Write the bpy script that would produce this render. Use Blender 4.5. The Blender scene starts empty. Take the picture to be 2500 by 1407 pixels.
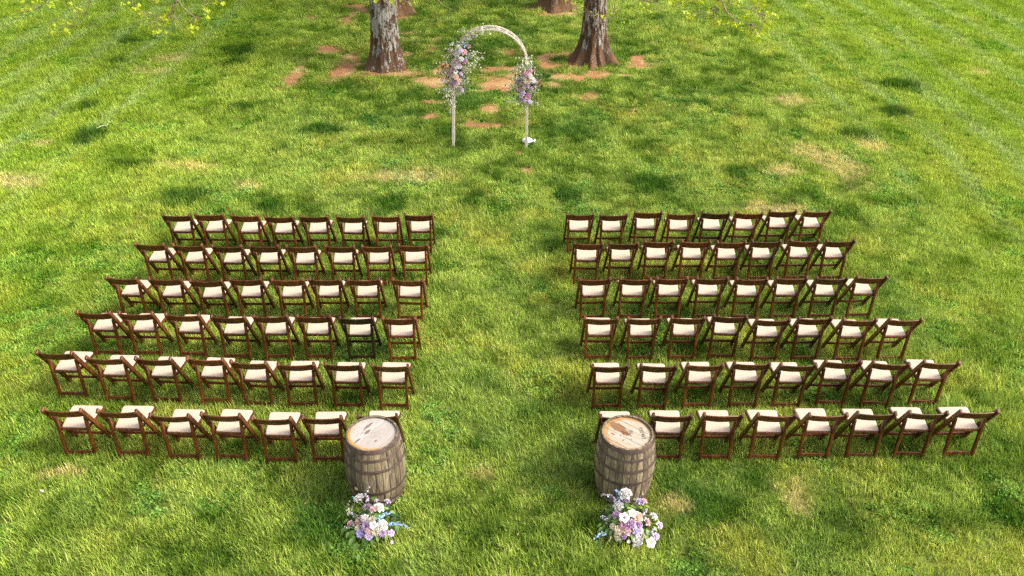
import bpy, math, random, json
import numpy as np
from mathutils import Vector, Matrix
random.seed(7)
S = bpy.context.scene
COL = S.collection
R = math.radians
# ------------------------------------------------------------------ camera
FPX, PITCH, ROLL, CAMZ = [2071.578459122974,0.5650824099973063,0.012193569871780115,6.754832987045628]
cd = bpy.data.cameras.new('camera')
cam = bpy.data.objects.new('camera', cd); COL.objects.link(cam)
cd.sensor_fit = 'HORIZONTAL'; cd.sensor_width = 36.0
cd.lens = 36.0*FPX/2500.0
cd.clip_start = 0.1; cd.clip_end = 3000
X0 = Vector((1,0,0)); D0 = Vector((0,-math.sin(PITCH),-math.cos(PITCH))); F0 = Vector((0,math.cos(PITCH),-math.sin(PITCH)))
RR = X0*math.cos(ROLL)-D0*math.sin(ROLL); DD = X0*math.sin(ROLL)+D0*math.cos(ROLL)
m = Matrix((RR, -DD, -F0)).transposed().to_4x4(); m.translation = (0,0,CAMZ)
cam.matrix_world = m
S.camera = cam
# ------------------------------------------------------------------ light: hazy bright sun from the right, a little behind the camera
SUN_EL, SUN_AZ = R(42), R(99)          # azimuth clockwise from +Y
w = bpy.data.worlds.new('World'); S.world = w; w.use_nodes = True
wn = w.node_tree; wn.nodes.clear()
sky = wn.nodes.new('ShaderNodeTexSky'); sky.sky_type = 'NISHITA'; sky.sun_disc = False
sky.sun_elevation = SUN_EL; sky.sun_rotation = SUN_AZ; sky.dust_density = 4.0; sky.air_density = 1.0
hs = wn.nodes.new('ShaderNodeHueSaturation'); hs.inputs['Saturation'].default_value = 0.35
bg = wn.nodes.new('ShaderNodeBackground'); bg.inputs['Strength'].default_value = 0.15
wo = wn.nodes.new('ShaderNodeOutputWorld')
wn.links.new(sky.outputs[0], hs.inputs['Color']); wn.links.new(hs.outputs[0], bg.inputs[0]); wn.links.new(bg.outputs[0], wo.inputs[0])
sl = bpy.data.lights.new('sun', 'SUN'); sl.energy = 2.0; sl.angle = R(15); sl.color = (1.0, 0.91, 0.77)
sun = bpy.data.objects.new('sun', sl); COL.objects.link(sun)
sd = Vector((math.sin(SUN_AZ)*math.cos(SUN_EL), math.cos(SUN_AZ)*math.cos(SUN_EL), math.sin(SUN_EL)))
sun.rotation_euler = sd.to_track_quat('Z','Y').to_euler()
S.view_settings.view_transform = 'Standard'; S.view_settings.look = 'None'
S.view_settings.exposure = 1.22; S.view_settings.gamma = 1.0
S.view_settings.use_curve_mapping = False
S.cycles.max_bounces = 6; S.cycles.diffuse_bounces = 3; S.cycles.transparent_max_bounces = 8
S.cycles.use_adaptive_sampling = False
S.cycles.use_denoising = False; S.cycles.denoiser = 'OPENIMAGEDENOISE'; S.cycles.denoising_input_passes = 'RGB_ALBEDO_NORMAL'; S.cycles.denoising_prefilter = 'NONE'

# ------------------------------------------------------------------ helpers
def tag(o, label=None, cat=None, group=None, kind=None):
    if label: o['label'] = label
    if cat: o['category'] = cat
    if group: o['group'] = group
    if kind: o['kind'] = kind
    return o
def empty(name, loc, rz=0.0):
    o = bpy.data.objects.new(name, None); COL.objects.link(o)
    o.location = loc; o.rotation_euler = (0,0,rz); o.empty_display_size = 0.1
    return o
def mesh(name, vf, mat=None, smooth=False):
    me = bpy.data.meshes.new(name)
    me.from_pydata([tuple(v) for v in vf[0]], [], vf[1]); me.update()
    if mat:
        for q in (mat if isinstance(mat, (list,tuple)) else [mat]): me.materials.append(q)
    if len(vf) > 2 and vf[2]: me.polygons.foreach_set('material_index', vf[2])
    if smooth:
        me.polygons.foreach_set('use_smooth', [True]*len(me.polygons))
        if smooth != True:
            me.set_sharp_from_angle(angle=R(smooth))
    return me
def obj(name, me, parent=None, loc=(0,0,0), rot=(0,0,0), sc=None):
    o = bpy.data.objects.new(name, me); COL.objects.link(o)
    o.location = loc; o.rotation_euler = rot
    if sc is not None: o.scale = (sc,sc,sc) if not hasattr(sc,'__len__') else sc
    if parent: o.parent = parent
    return o
class MB:
    def __init__(s): s.v=[]; s.f=[]; s.m=[]
    def add(s, vf, mi=0):
        n=len(s.v); s.v+= [tuple(q) for q in vf[0]]; s.f+=[tuple(i+n for i in f) for f in vf[1]]; s.m+=[mi]*len(vf[1]); return s
    def out(s): return (s.v, s.f, s.m)
def bar(p0, p1, w, d, side=(1,0,0), c=0.004, endc=None):
    """chamfered rectangular bar from p0 to p1; w along side, d across"""
    p0=Vector(p0); p1=Vector(p1); t=(p1-p0).normalized(); u=Vector(side); u=(u-t*u.dot(t)).normalized(); v=t.cross(u)
    L=(p1-p0).length; e=min(c if endc is None else endc, L*.3)
    def ring(p,k):
        W=w/2*k if endc is None else max(w/2-(1-k)*0.01,w/4); D=d/2*k; cc=c*k
        return [p+u*a+v*b for a,b in ((W-cc,-D),(W,-D+cc),(W,D-cc),(W-cc,D),(-W+cc,D),(-W,D-cc),(-W,-D+cc),(-W+cc,-D))]
    k = 1-2*c/min(w,d) if endc is None else 0.55
    V=ring(p0,max(k,.5))+ring(p0+t*e,1)+ring(p1-t*e,1)+ring(p1,max(k,.5))
    F=[]
    for r in range(3):
        for i in range(8):
            j=(i+1)%8; F.append((r*8+i,r*8+j,(r+1)*8+j,(r+1)*8+i))
    F.append(tuple(range(7,-1,-1))); F.append(tuple(range(24,32)))
    return V,F
def tube(pts, rad, n=8, cap=True):
    P=[Vector(p) for p in pts]; rs=rad if hasattr(rad,'__len__') else [rad]*len(P)
    V=[];F=[]; ref=Vector((0.13,0.21,1)).normalized()
    for i,p in enumerate(P):
        t=(P[min(i+1,len(P)-1)]-P[max(i-1,0)]).normalized()
        r_=ref if abs(t.dot(ref))<.95 else Vector((1,0,0))
        u=(r_-t*r_.dot(t)).normalized(); v=t.cross(u)
        for k in range(n):
            a=2*math.pi*k/n; V.append(p+(u*math.cos(a)+v*math.sin(a))*rs[i])
    for i in range(len(P)-1):
        for k in range(n):
            j=(k+1)%n; F.append((i*n+k,i*n+j,(i+1)*n+j,(i+1)*n+k))
    if cap: F.append(tuple(range(n-1,-1,-1))); F.append(tuple(range((len(P)-1)*n,len(P)*n)))
    return V,F
def smooth_path(pts, sub=4):
    P=[Vector(p) for p in pts]; out=[]
    for i in range(len(P)-1):
        p0=P[max(i-1,0)];p1=P[i];p2=P[i+1];p3=P[min(i+2,len(P)-1)]
        for k in range(sub):
            t=k/sub; out.append(.5*((2*p1)+(p2-p0)*t+(2*p0-5*p1+4*p2-p3)*t*t+(3*p1-p0-3*p2+p3)*t**3))
    out.append(P[-1]); return out
# numpy value noise
_rs=np.random.RandomState(11); _T=_rs.rand(8,256,256)
def vn(x,y,s,seed=0):
    x=np.asarray(x,float)/s+31.7*seed+1000; y=np.asarray(y,float)/s+17.3*seed+1000
    xi=np.floor(x).astype(int); yi=np.floor(y).astype(int); fx=x-xi; fy=y-yi; fx=fx*fx*(3-2*fx); fy=fy*fy*(3-2*fy)
    T=_T[seed%8]; a=T[xi%256,yi%256]; b=T[(xi+1)%256,yi%256]; c=T[xi%256,(yi+1)%256]; d=T[(xi+1)%256,(yi+1)%256]
    return (a*(1-fx)+b*fx)*(1-fy)+(c*(1-fx)+d*fx)*fy
def fbm(x,y,s,seed=0,o=4):
    t=0;a=1;n=0
    for k in range(o): t=t+a*vn(x,y,s/2**k,seed+k); n+=a; a*=.55
    return t/n
def ss(a,b,x): t=np.clip((x-a)/(b-a),0,1); return t*t*(3-2*t)

# ------------------------------------------------------------------ materials
def newmat(name):
    mt=bpy.data.materials.new(name); mt.use_nodes=True; nt=mt.node_tree
    b=nt.nodes['Principled BSDF']; return mt,nt,b
def N(nt,t,**k):
    n=nt.nodes.new(t)
    for a,v in k.items(): setattr(n,a,v)
    return n
def noise(nt, vec, scale, detail=4, rough=.55, sc3=None):
    n=N(nt,'ShaderNodeTexNoise'); n.inputs['Scale'].default_value=scale; n.inputs['Detail'].default_value=detail; n.inputs['Roughness'].default_value=rough
    if sc3:
        mp=N(nt,'ShaderNodeMapping'); mp.inputs['Scale'].default_value=sc3; nt.links.new(vec,mp.inputs[0]); vec=mp.outputs[0]
    nt.links.new(vec,n.inputs['Vector']); return n.outputs[0]
def ramp(nt, fac, stops):
    r=N(nt,'ShaderNodeValToRGB'); e=r.color_ramp.elements
    while len(e)<len(stops): e.new(.5)
    for q,(p,c) in zip(e,stops): q.position=p; q.color=(c,c,c,1) if not hasattr(c,'__len__') else (*c,1)
    nt.links.new(fac,r.inputs[0]); return r.outputs[0]
def mix(nt, fac, a, b, mode='MIX'):
    n=N(nt,'ShaderNodeMix',data_type='RGBA',blend_type=mode)
    for s,v in ((n.inputs[0],fac),(n.inputs[6],a),(n.inputs[7],b)):
        if isinstance(v,(int,float)): s.default_value=v
        elif hasattr(v,'is_linked') or isinstance(v,bpy.types.NodeSocket): nt.links.new(v,s)
        else: s.default_value=(*v,1)
    return n.outputs[2]
def mth(nt,op,a,b=None):
    n=N(nt,'ShaderNodeMath',operation=op)
    for s,v in ((n.inputs[0],a),(n.inputs[1],b)):
        if v is None: continue
        if isinstance(v,(int,float)): s.default_value=v
        else: nt.links.new(v,s)
    return n.outputs[0]
def bump(nt,b,h,strength=.4,dist=.01):
    n=N(nt,'ShaderNodeBump'); n.inputs['Strength'].default_value=strength; n.inputs['Distance'].default_value=dist
    nt.links.new(h,n.inputs['Height']); nt.links.new(n.outputs[0],b.inputs['Normal'])

def mat_chair_wood():
    mt,nt,b=newmat('chair_wood'); tc=N(nt,'ShaderNodeTexCoord'); oi=N(nt,'ShaderNodeObjectInfo')
    v=N(nt,'ShaderNodeVectorMath',operation='ADD'); nt.links.new(tc.outputs['Object'],v.inputs[0])
    cmb=N(nt,'ShaderNodeCombineXYZ'); nt.links.new(mth(nt,'MULTIPLY',oi.outputs['Random'],37.0),cmb.inputs[0]); nt.links.new(mth(nt,'MULTIPLY',oi.outputs['Random'],91.0),cmb.inputs[2])
    nt.links.new(cmb.outputs[0],v.inputs[1]); p=v.outputs[0]
    g=noise(nt,p,9,5,.6,(3,3,.8))
    c=ramp(nt,g,[(.3,(.030,.0075,.0022)),(.5,(.074,.0200,.0048)),(.7,(.145,.046,.012))])
    c=mix(nt,1.0,c,oi.outputs['Color'],'MULTIPLY')
    sc=noise(nt,p,26,5,.75,(1,1,.35))
    big=noise(nt,p,5,2,.5)
    f=mth(nt,'MULTIPLY',ramp(nt,sc,[(.60,0),(.70,1)]),ramp(nt,big,[(.52,0),(.66,.8)]))
    c=mix(nt,f,c,(.36,.25,.17))
    nt.links.new(c,b.inputs['Base Color']); b.inputs['Roughness'].default_value=.38
    b.inputs['Specular IOR Level'].default_value=.38
    bump(nt,b,g,.15,.004); return mt
def mat_pad():
    mt,nt,b=newmat('cream_vinyl'); tc=N(nt,'ShaderNodeTexCoord'); oi=N(nt,'ShaderNodeObjectInfo')
    n=noise(nt,tc.outputs['Object'],7,3); c=ramp(nt,n,[(.3,(.48,.36,.27)),(.7,(.53,.41,.315))])
    c=mix(nt,mth(nt,'MULTIPLY',oi.outputs['Random'],.35),c,(.50,.375,.27))
    nt.links.new(c,b.inputs['Base Color']); b.inputs['Roughness'].default_value=.6
    fine=noise(nt,tc.outputs['Object'],160,2); bump(nt,b,fine,.1,.002); return mt
def mat_plain(name,col,rough=.6,metal=0,var=.25,scale=20,bumpk=.0,trans=0):
    mt,nt,b=newmat(name); tc=N(nt,'ShaderNodeTexCoord'); n=noise(nt,tc.outputs['Object'],scale,4)
    lo=tuple(q*(1-var) for q in col); hi=tuple(min(1,q*(1+var)) for q in col)
    nt.links.new(ramp(nt,n,[(.3,lo),(.7,hi)]),b.inputs['Base Color']); b.inputs['Roughness'].default_value=rough; b.inputs['Metallic'].default_value=metal
    if bumpk: bump(nt,b,n,bumpk,.01)
    if trans:
        out=nt.nodes['Material Output']; tr=N(nt,'ShaderNodeBsdfTranslucent'); tr.inputs[0].default_value=(*col,1)
        ms=N(nt,'ShaderNodeMixShader'); ms.inputs[0].default_value=trans
        nt.links.new(b.outputs[0],ms.inputs[1]); nt.links.new(tr.outputs[0],ms.inputs[2]); nt.links.new(ms.outputs[0],out.inputs[0])
    return mt
M={}
M['wood']=mat_chair_wood(); M['pad']=mat_pad()
M['bolt']=mat_plain('zinc_bolt',(.6,.55,.45),.35,.9)
M['brace']=mat_plain('dark_metal',(.12,.10,.09),.45,.8)

def mat_grass():
    mt=bpy.data.materials.new('grass_blades'); mt.use_nodes=True; nt=mt.node_tree; nt.nodes.clear()
    a=N(nt,'ShaderNodeAttribute',attribute_type='INSTANCER',attribute_name='tint')
    b=N(nt,'ShaderNodeAttribute',attribute_type='GEOMETRY',attribute_name='bcol')
    c=mix(nt,1.0,a.outputs['Color'],b.outputs['Color'],'MULTIPLY')
    d=N(nt,'ShaderNodeBsdfDiffuse'); t=N(nt,'ShaderNodeBsdfTranslucent'); g=N(nt,'ShaderNodeBsdfGlossy'); g.inputs['Roughness'].default_value=.45
    g.inputs['Color'].default_value=(.9,.95,.8,1)
    nt.links.new(c,d.inputs[0]); nt.links.new(c,t.inputs[0])
    m1=N(nt,'ShaderNodeMixShader'); m1.inputs[0].default_value=.32; nt.links.new(d.outputs[0],m1.inputs[1]); nt.links.new(t.outputs[0],m1.inputs[2])
    m2=N(nt,'ShaderNodeMixShader'); m2.inputs[0].default_value=.0; nt.links.new(m1.outputs[0],m2.inputs[1]); nt.links.new(g.outputs[0],m2.inputs[2])
    o=N(nt,'ShaderNodeOutputMaterial'); nt.links.new(m2.outputs[0],o.inputs[0]); return mt
def mat_lawn():
    mt,nt,b=newmat('lawn_soil'); a=N(nt,'ShaderNodeAttribute',attribute_type='GEOMETRY',attribute_name='gtint')
    ge=N(nt,'ShaderNodeNewGeometry'); n=noise(nt,ge.outputs['Position'],22,6,.7)
    c=mix(nt,1.0,a.outputs['Color'],ramp(nt,n,[(.3,.55),(.7,1.35)]),'MULTIPLY')
    n2=noise(nt,ge.outputs['Position'],70,3,.6); c=mix(nt,ramp(nt,n2,[(.64,0),(.74,.18)]),c,(.36,.26,.14))
    nt.links.new(c,b.inputs['Base Color']); b.inputs['Roughness'].default_value=.95; b.inputs['Specular IOR Level'].default_value=.1
    bump(nt,b,n,.8,.03); return mt

# ------------------------------------------------------------------ the lawn
SOIL=[(-5.37,20.04,.25,.85),(-4.32,20.87,.43,1.13),(-4.98,22.46,.38,.44),(-4.94,25.45,.27,.81),(-6.09,25.71,.18,.27),(-3.15,20.6,.8,.35),(-1.94,20.02,.55,.54),(-1.77,20.97,.26,.81),(-4.69,26.54,.25,.29),(-.43,21.02,.57,.33),(-.41,19.92,.54,.75),(-.55,18.25,.23,.31),(-.52,17.19,.53,.12),(-.92,17.32,.14,.21),(-1.8,17.75,.16,.18),(-1.83,18.65,.28,.13),(.77,21.56,.21,1.03),(1.35,20.45,.55,.44),(1.97,20.63,.41,.32),(3.16,21.73,.27,.69),(2.78,20.66,.26,.19),(.4,26.88,.26,.4),(2.68,18.15,.07,.18),(.13,15.84,.08,.17),(.25,14.96,.11,.22),(-3.75,25.84,.7,.43),(1.27,26.43,.61,.38),(1.46,21.59,.23,.48),(-4.99,26.98,.3,.3)]
DARK=[(-10.42,22.99,.27,.27),(-7.23,22.3,.43,.5),(-7.1,21.25,.25,.27),(-9.44,18.07,.27,.3),(-8.73,16.31,.33,.48),(-10.14,21.3,.25,.23),(-5.86,13.64,.44,.37),(-4.22,13.2,.32,.25),(-2.15,13.46,.32,.35),(-.71,13.61,.26,.46),(.98,13.91,.22,.42),(2.56,14.39,.42,.39),(4.27,14.89,.2,.28),(8.63,18.36,.38,.31),(9.4,20.14,.61,.37),(7.22,16.93,.31,.23),(-6.07,18.11,.23,.26),(-4.08,16.8,.39,.27),(-7.5,15.02,.46,.27)]
YEL=[(6.45,15.33,.36,.89),(5.27,15.11,.4,.29),(6.01,16.02,.33,.42),(-8.75,21.53,.47,.41),(-9.53,15.96,.21,.21),(-4.89,14.09,.26,.17),(6.41,19.02,.39,.41),(7.38,16.38,.25,.33),(-8.97,20.53,.39,.25),(11.86,21.16,.31,.33),(-9.11,14.14,.45,.35),(-6.15,14.96,.47,.15),(3.07,6.55,.13,.2),(1.74,6.47,.2,.12),(-5.03,6.78,.27,.09),(-.29,6.86,.12,.1),(-1.9,14.6,.9,.3),(4.6,13.4,.6,.25)]
def blobs(L,x,y,rag=.45,seed=1):
    j=(fbm(x,y,.55,seed,3)-.5)*1.5*rag+(fbm(x,y,.13,seed+2,3)-.5)*1.9*rag; out=np.full_like(x,-9.0)
    for cx,cy,a,b in L:
        d=np.sqrt(((x-cx)/a)**2+((y-cy)/b)**2); out=np.maximum(out,1-d+j*1.2)
    return out
def height(x,y): return .028*(fbm(x,y,1.6,3,3)-.5)+.012*(vn(x,y,.4,5)-.5)
# stripes left by the mower along Y: world x of pale lines
PALE=[(-14.7,.22),(-13.4,.26),(-12.2,.16),(-11.0,.24),(-9.9,.16),(-8.6,.12),(7.4,.12),(8.6,.16),(9.8,.22),(10.9,.15),(12.4,.24),(13.6,.18),(14.9,.2)]
def masks(x,y):
    soil=ss(-.12,.42,blobs(SOIL,x,y,.62,1)); dark=ss(-.25,.5,blobs(DARK,x,y,.5,2)); yel=ss(-.55,.6,blobs(YEL,x,y,.7,3))
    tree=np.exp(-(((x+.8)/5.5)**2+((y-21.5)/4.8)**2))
    # thin turf and bare spots under the trees
    thin=ss(.66,.76,fbm(x,y,.8,4,4))*ss(.3,.8,tree)
    soil=np.maximum(soil,thin*.75)
    pale=np.zeros_like(x); wob=.5*(vn(x*.3,y,4.0,6)-.5)+.12*(vn(x,y,.7,3)-.5)+.03*(y-20)*0
    for cx,wd in PALE: pale=np.maximum(pale,np.exp(-((x+wob-cx)/(wd*1.05))**2))
    pale=pale*ss(11,16,y+.8*(np.abs(x)-8))*(.45+.55*ss(.15,.5,vn(x,y,1.3,7)))*(.75+.5*fbm(x,y,.3,5,3))
    return soil,dark,yel,tree,pale
C3=lambda *c: np.array(c,float)[None,:]
cD=C3(.092,.175,.018); cM=C3(.212,.310,.042); cL=C3(.375,.475,.085); cY=C3(.54,.54,.090); cS=C3(.72,.60,.23); cP=C3(.39,.50,.14); cB=C3(.100,.230,.045); cK=C3(.026,.100,.009)
def lerp(a,b,t): return a*(1-t[:,None])+b*t[:,None]
def tint(x,y,rnd=None):
    soil,dark,yel,tree,pale=masks(x,y)
    n1=fbm(x,y,2.2,1,4); n2=fbm(x,y,.55,2,4); n3=fbm(x,y,1.1,4,4); n4=fbm(x,y,.28,6,3)
    side=ss(3.5,11,np.abs(x-.5))
    wx=x+.5*(vn(x,y,3.0,4)-.5)+.15*(vn(x,y,.8,2)-.5); mow=np.sin(2*np.pi*wx/2.3)*ss(4.5,8.5,np.abs(x))*ss(8,13,y)
    v=.60+.12*mow+(n1-.5)*.55+.10*np.exp(-((y-14.5)/2.2)**2-((x)/6)**2)+(n2-.5)*1.15+(n4-.5)*1.35+.10*side-.36*tree+.10*np.exp(-((x+.2)/.9)**2)*ss(16,12,y)  # tree term darkens: lusher grass, plus the trees' shade painted into the tint
    if rnd is not None: v=v+(rnd-.5)*.22
    c=lerp(cD+0*v[:,None],cM,ss(.12,.46,v)); c=lerp(c,cL,ss(.45,.85,v))
    c=lerp(c,cB+0*c,ss(.58,.74,n3)*.38)
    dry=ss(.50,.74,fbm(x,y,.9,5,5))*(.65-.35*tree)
    if rnd is not None: dry=dry*(.4+1.2*((rnd*7.3)%1))
    c=lerp(c,cY+0*c,np.clip(dry,0,1)*.75)
    c=lerp(c,C3(.30,.45,.018)+0*c,side*.50)
    c=lerp(c,cP+0*c,np.clip(pale*.78,0,1))
    c=lerp(c,cS+0*c,np.clip(yel*.7,0,1)); c=lerp(c,cK+0*c,np.clip(dark*.82,0,1))
    return c,soil,dark,yel
def axis(a,b,st,far):
    mid=list(np.arange(a,b+1e-6,st)); g=[]; d=st; p=b
    while p<far: d*=1.35; p+=d; g.append(p)
    q=[];p=a;d=st
    while p>-far: d*=1.35; p-=d; q.append(p)
    return np.array(q[::-1]+mid+g)
ax=axis(-20,20,.10,400); ay=axis(2,33,.10,400)
XX,YY=np.meshgrid(ax,ay,indexing='ij'); nx,ny=XX.shape; xf=XX.ravel(); yf=YY.ravel()
GZ=-.05
zf=GZ+height(xf,yf)*ss(60,30,np.hypot(xf,yf-15))
ii=np.arange(nx*ny).reshape(nx,ny); q=np.stack([ii[:-1,:-1],ii[1:,:-1],ii[1:,1:],ii[:-1,1:]],-1).reshape(-1,4)
me=bpy.data.meshes.new('lawn'); me.vertices.add(nx*ny); me.vertices.foreach_set('co',np.stack([xf,yf,zf],1).ravel())
me.loops.add(q.size); me.loops.foreach_set('vertex_index',q.ravel()); me.polygons.add(len(q)); me.polygons.foreach_set('loop_start',np.arange(len(q))*4); me.polygons.foreach_set('loop_total',np.full(len(q),4))
me.update(); me.validate()
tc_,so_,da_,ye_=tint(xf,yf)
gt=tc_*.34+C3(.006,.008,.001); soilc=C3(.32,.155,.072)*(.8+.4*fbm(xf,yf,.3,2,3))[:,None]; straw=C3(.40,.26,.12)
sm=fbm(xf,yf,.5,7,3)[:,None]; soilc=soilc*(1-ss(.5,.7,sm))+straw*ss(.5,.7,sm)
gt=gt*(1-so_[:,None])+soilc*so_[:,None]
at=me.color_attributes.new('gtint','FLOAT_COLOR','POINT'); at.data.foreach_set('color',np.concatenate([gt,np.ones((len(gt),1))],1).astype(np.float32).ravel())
me.polygons.foreach_set('use_smooth',[True]*len(me.polygons))
me.materials.append(mat_lawn()); lawn=obj('lawn',me); tag(lawn,kind='structure')

# grass: tufts of blades on points (uncountable, one object)
mg=mat_grass(); tufts=bpy.data.collections.new('grass_tufts')
rng=np.random.RandomState(5)
NT=16
for k in range(NT):
    V=[];F=[];C=[]
    long_=(10<=k<14); clov=k>=14; nb=22 if not long_ else 20; az0=rng.rand()*6.283
    for b in range(nb):
        r=.075*math.sqrt(rng.rand()); a0=rng.rand()*6.283; bx,by=r*math.cos(a0),r*math.sin(a0)
        L=rng.uniform(.045,.085) if not long_ else rng.uniform(.07,.13); az=(a0+rng.normal(0,1.2)) if b%2 else az0+rng.normal(0,.55); lean=rng.uniform(.25,1.15); wd=rng.uniform(.0048,.0088)
        wx,wy=-math.sin(az)*wd/2,math.cos(az)*wd/2; dx,dy=math.cos(az),math.sin(az)
        hue=rng.rand()
        if clov: L=rng.uniform(.028,.042); lean=rng.uniform(.5,1.2); wd*=3.4; wx,wy=-math.sin(az)*wd/2,math.cos(az)*wd/2; hue=.3
        cc=(1,1,1) if hue<.60 else ((1.30,1.28,1.2) if hue<.84 else ((1.9,1.4,3.0) if hue<.89 else (.5,.72,.8)))
        br_=rng.uniform(.58,1.42); n0=len(V); s=0;z=0; seg=3
        for i in range(seg+1):
            t=i/seg; wk=(1-t**1.6) if not clov else math.sin(math.pi*(.1+.8*t))
            if i<seg:
                V+= [(bx+dx*s+wx*wk,by+dy*s+wy*wk,z),(bx+dx*s-wx*wk,by+dy*s-wy*wk,z)]; C+=[tuple(q_*br_ for q_ in cc)]*2
            else: V.append((bx+dx*s,by+dy*s,z)); C.append(tuple(q_*br_*1.1 for q_ in cc))
            an=lean*(.35+.95*t); s+=math.sin(an)*L/seg; z+=math.cos(an)*L/seg
        F+=[(n0,n0+1,n0+3,n0+2),(n0+2,n0+3,n0+5,n0+4),(n0+4,n0+5,n0+6)]
    tm=mesh('grass_tuft',(V,F),mg,True)
    a_=tm.color_attributes.new('bcol','FLOAT_COLOR','POINT'); a_.data.foreach_set('color',np.array([c+(1,) for c in C],np.float32).ravel())
    to=bpy.data.objects.new('grass_tuft_%02d'%k,tm); tufts.objects.link(to)
# sample points, denser near the camera
def sample(y0,y1,dens,mrg):
    n=int((y1-y0)*2*(y1*.56+4.5)*dens); y=rng.uniform(y0,y1,n); x=rng.uniform(-1,1,n)*(y1*.56+4.5)
    k=np.abs(x)<(.605*(y*.845+3.62)+mrg); return x[k],y[k]
bands=[(3.2,8,340),(8,12,260),(12,17,180),(17,23,130),(23,31.5,95)]
xs=[];ys=[]
for a,b,d in bands:
    u,v=sample(a,b,d*GRASS_K if 'GRASS_K' in globals() else d,1.6); xs.append(u);ys.append(v)
px=np.concatenate(xs);py=np.concatenate(ys); rnd=rng.rand(len(px))
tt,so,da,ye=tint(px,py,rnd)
keep=rng.rand(len(px))>np.clip(so*1.0,0,.86)
# nothing grows where a trunk or barrel stands
for cx,cy,rr in [(-3.18,21.05,.42),(2.0,21.7,.5),(-3.8,26.3,.4),(1.2,27.0,.42),(-1.42,6.59,.26),(1.22,6.65,.26)]:
    keep&=np.hypot(px-cx,py-cy)>rr
px=px[keep];py=py[keep];tt=tt[keep];so=so[keep];da=da[keep];ye=ye[keep];rnd=rnd[keep]
edge=np.clip(so*2,0,1); tt=lerp(tt,cS*.9+0*tt,edge*.55)
lush=fbm(px,py,.9,2,3)
scl=(.72+.45*rng.rand(len(px)))*(.78+.5*lush)*(1+.25*da)*(1-.30*edge-.25*np.clip(so*1.4-.4,0,1))*(1-.2*ye)
scl*=1+.022*np.clip(py-9,0,30)
idx=rng.randint(0,10,len(px)); lg=(rng.rand(len(px))<(.10+.5*da+.25*ss(.55,.7,lush)))*(edge<.2); idx=np.where(lg,10+rng.randint(0,4,len(px)),idx)
wd_=(fbm(px,py,.7,6,3)>.66)&(rng.rand(len(px))<.6)&(edge<.2); idx=np.where(wd_,14+rng.randint(0,2,len(px)),idx); tt=np.where(wd_[:,None],tt*C3(.62,.85,.9),tt)
pz=GZ+height(px,py)-.003
gm=bpy.data.meshes.new('grass'); gm.vertices.add(len(px)); gm.vertices.foreach_set('co',np.stack([px,py,pz],1).ravel())
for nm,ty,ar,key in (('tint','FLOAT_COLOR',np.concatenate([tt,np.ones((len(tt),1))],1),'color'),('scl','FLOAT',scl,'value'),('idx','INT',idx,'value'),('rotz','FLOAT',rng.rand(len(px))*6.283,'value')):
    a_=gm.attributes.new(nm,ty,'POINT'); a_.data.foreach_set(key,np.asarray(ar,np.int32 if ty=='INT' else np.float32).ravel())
gm.update(); gm.materials.append(mg)
grass=obj('grass',gm); tag(grass,'shaggy green lawn grass in tufts with paler and straw coloured patches','grass',kind='stuff')
ng=bpy.data.node_groups.new('grass_scatter','GeometryNodeTree')
ng.interface.new_socket('Geometry',in_out='INPUT',socket_type='NodeSocketGeometry'); ng.interface.new_socket('Geometry',in_out='OUTPUT',socket_type='NodeSocketGeometry')
gi=ng.nodes.new('NodeGroupInput'); go=ng.nodes.new('NodeGroupOutput'); ip=ng.nodes.new('GeometryNodeInstanceOnPoints'); ci=ng.nodes.new('GeometryNodeCollectionInfo')
ci.inputs['Collection'].default_value=tufts; ci.inputs['Separate Children'].default_value=True; ci.inputs['Reset Children'].default_value=True
def na(nm,dt):
    n=ng.nodes.new('GeometryNodeInputNamedAttribute'); n.data_type=dt; n.inputs['Name'].default_value=nm; return n.outputs[0]
cx_=ng.nodes.new('ShaderNodeCombineXYZ'); ng.links.new(na('rotz','FLOAT'),cx_.inputs[2])
er=ng.nodes.new('FunctionNodeEulerToRotation'); ng.links.new(cx_.outputs[0],er.inputs[0])
ng.links.new(gi.outputs[0],ip.inputs['Points']); ng.links.new(ci.outputs[0],ip.inputs['Instance']); ip.inputs['Pick Instance'].default_value=True
ng.links.new(na('idx','INT'),ip.inputs['Instance Index']); ng.links.new(er.outputs[0],ip.inputs['Rotation']); ng.links.new(na('scl','FLOAT'),ip.inputs['Scale'])
ng.links.new(ip.outputs[0],go.inputs[0])
md=grass.modifiers.new('scatter','NODES'); md.node_group=ng
print('tufts',len(px))

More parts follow.
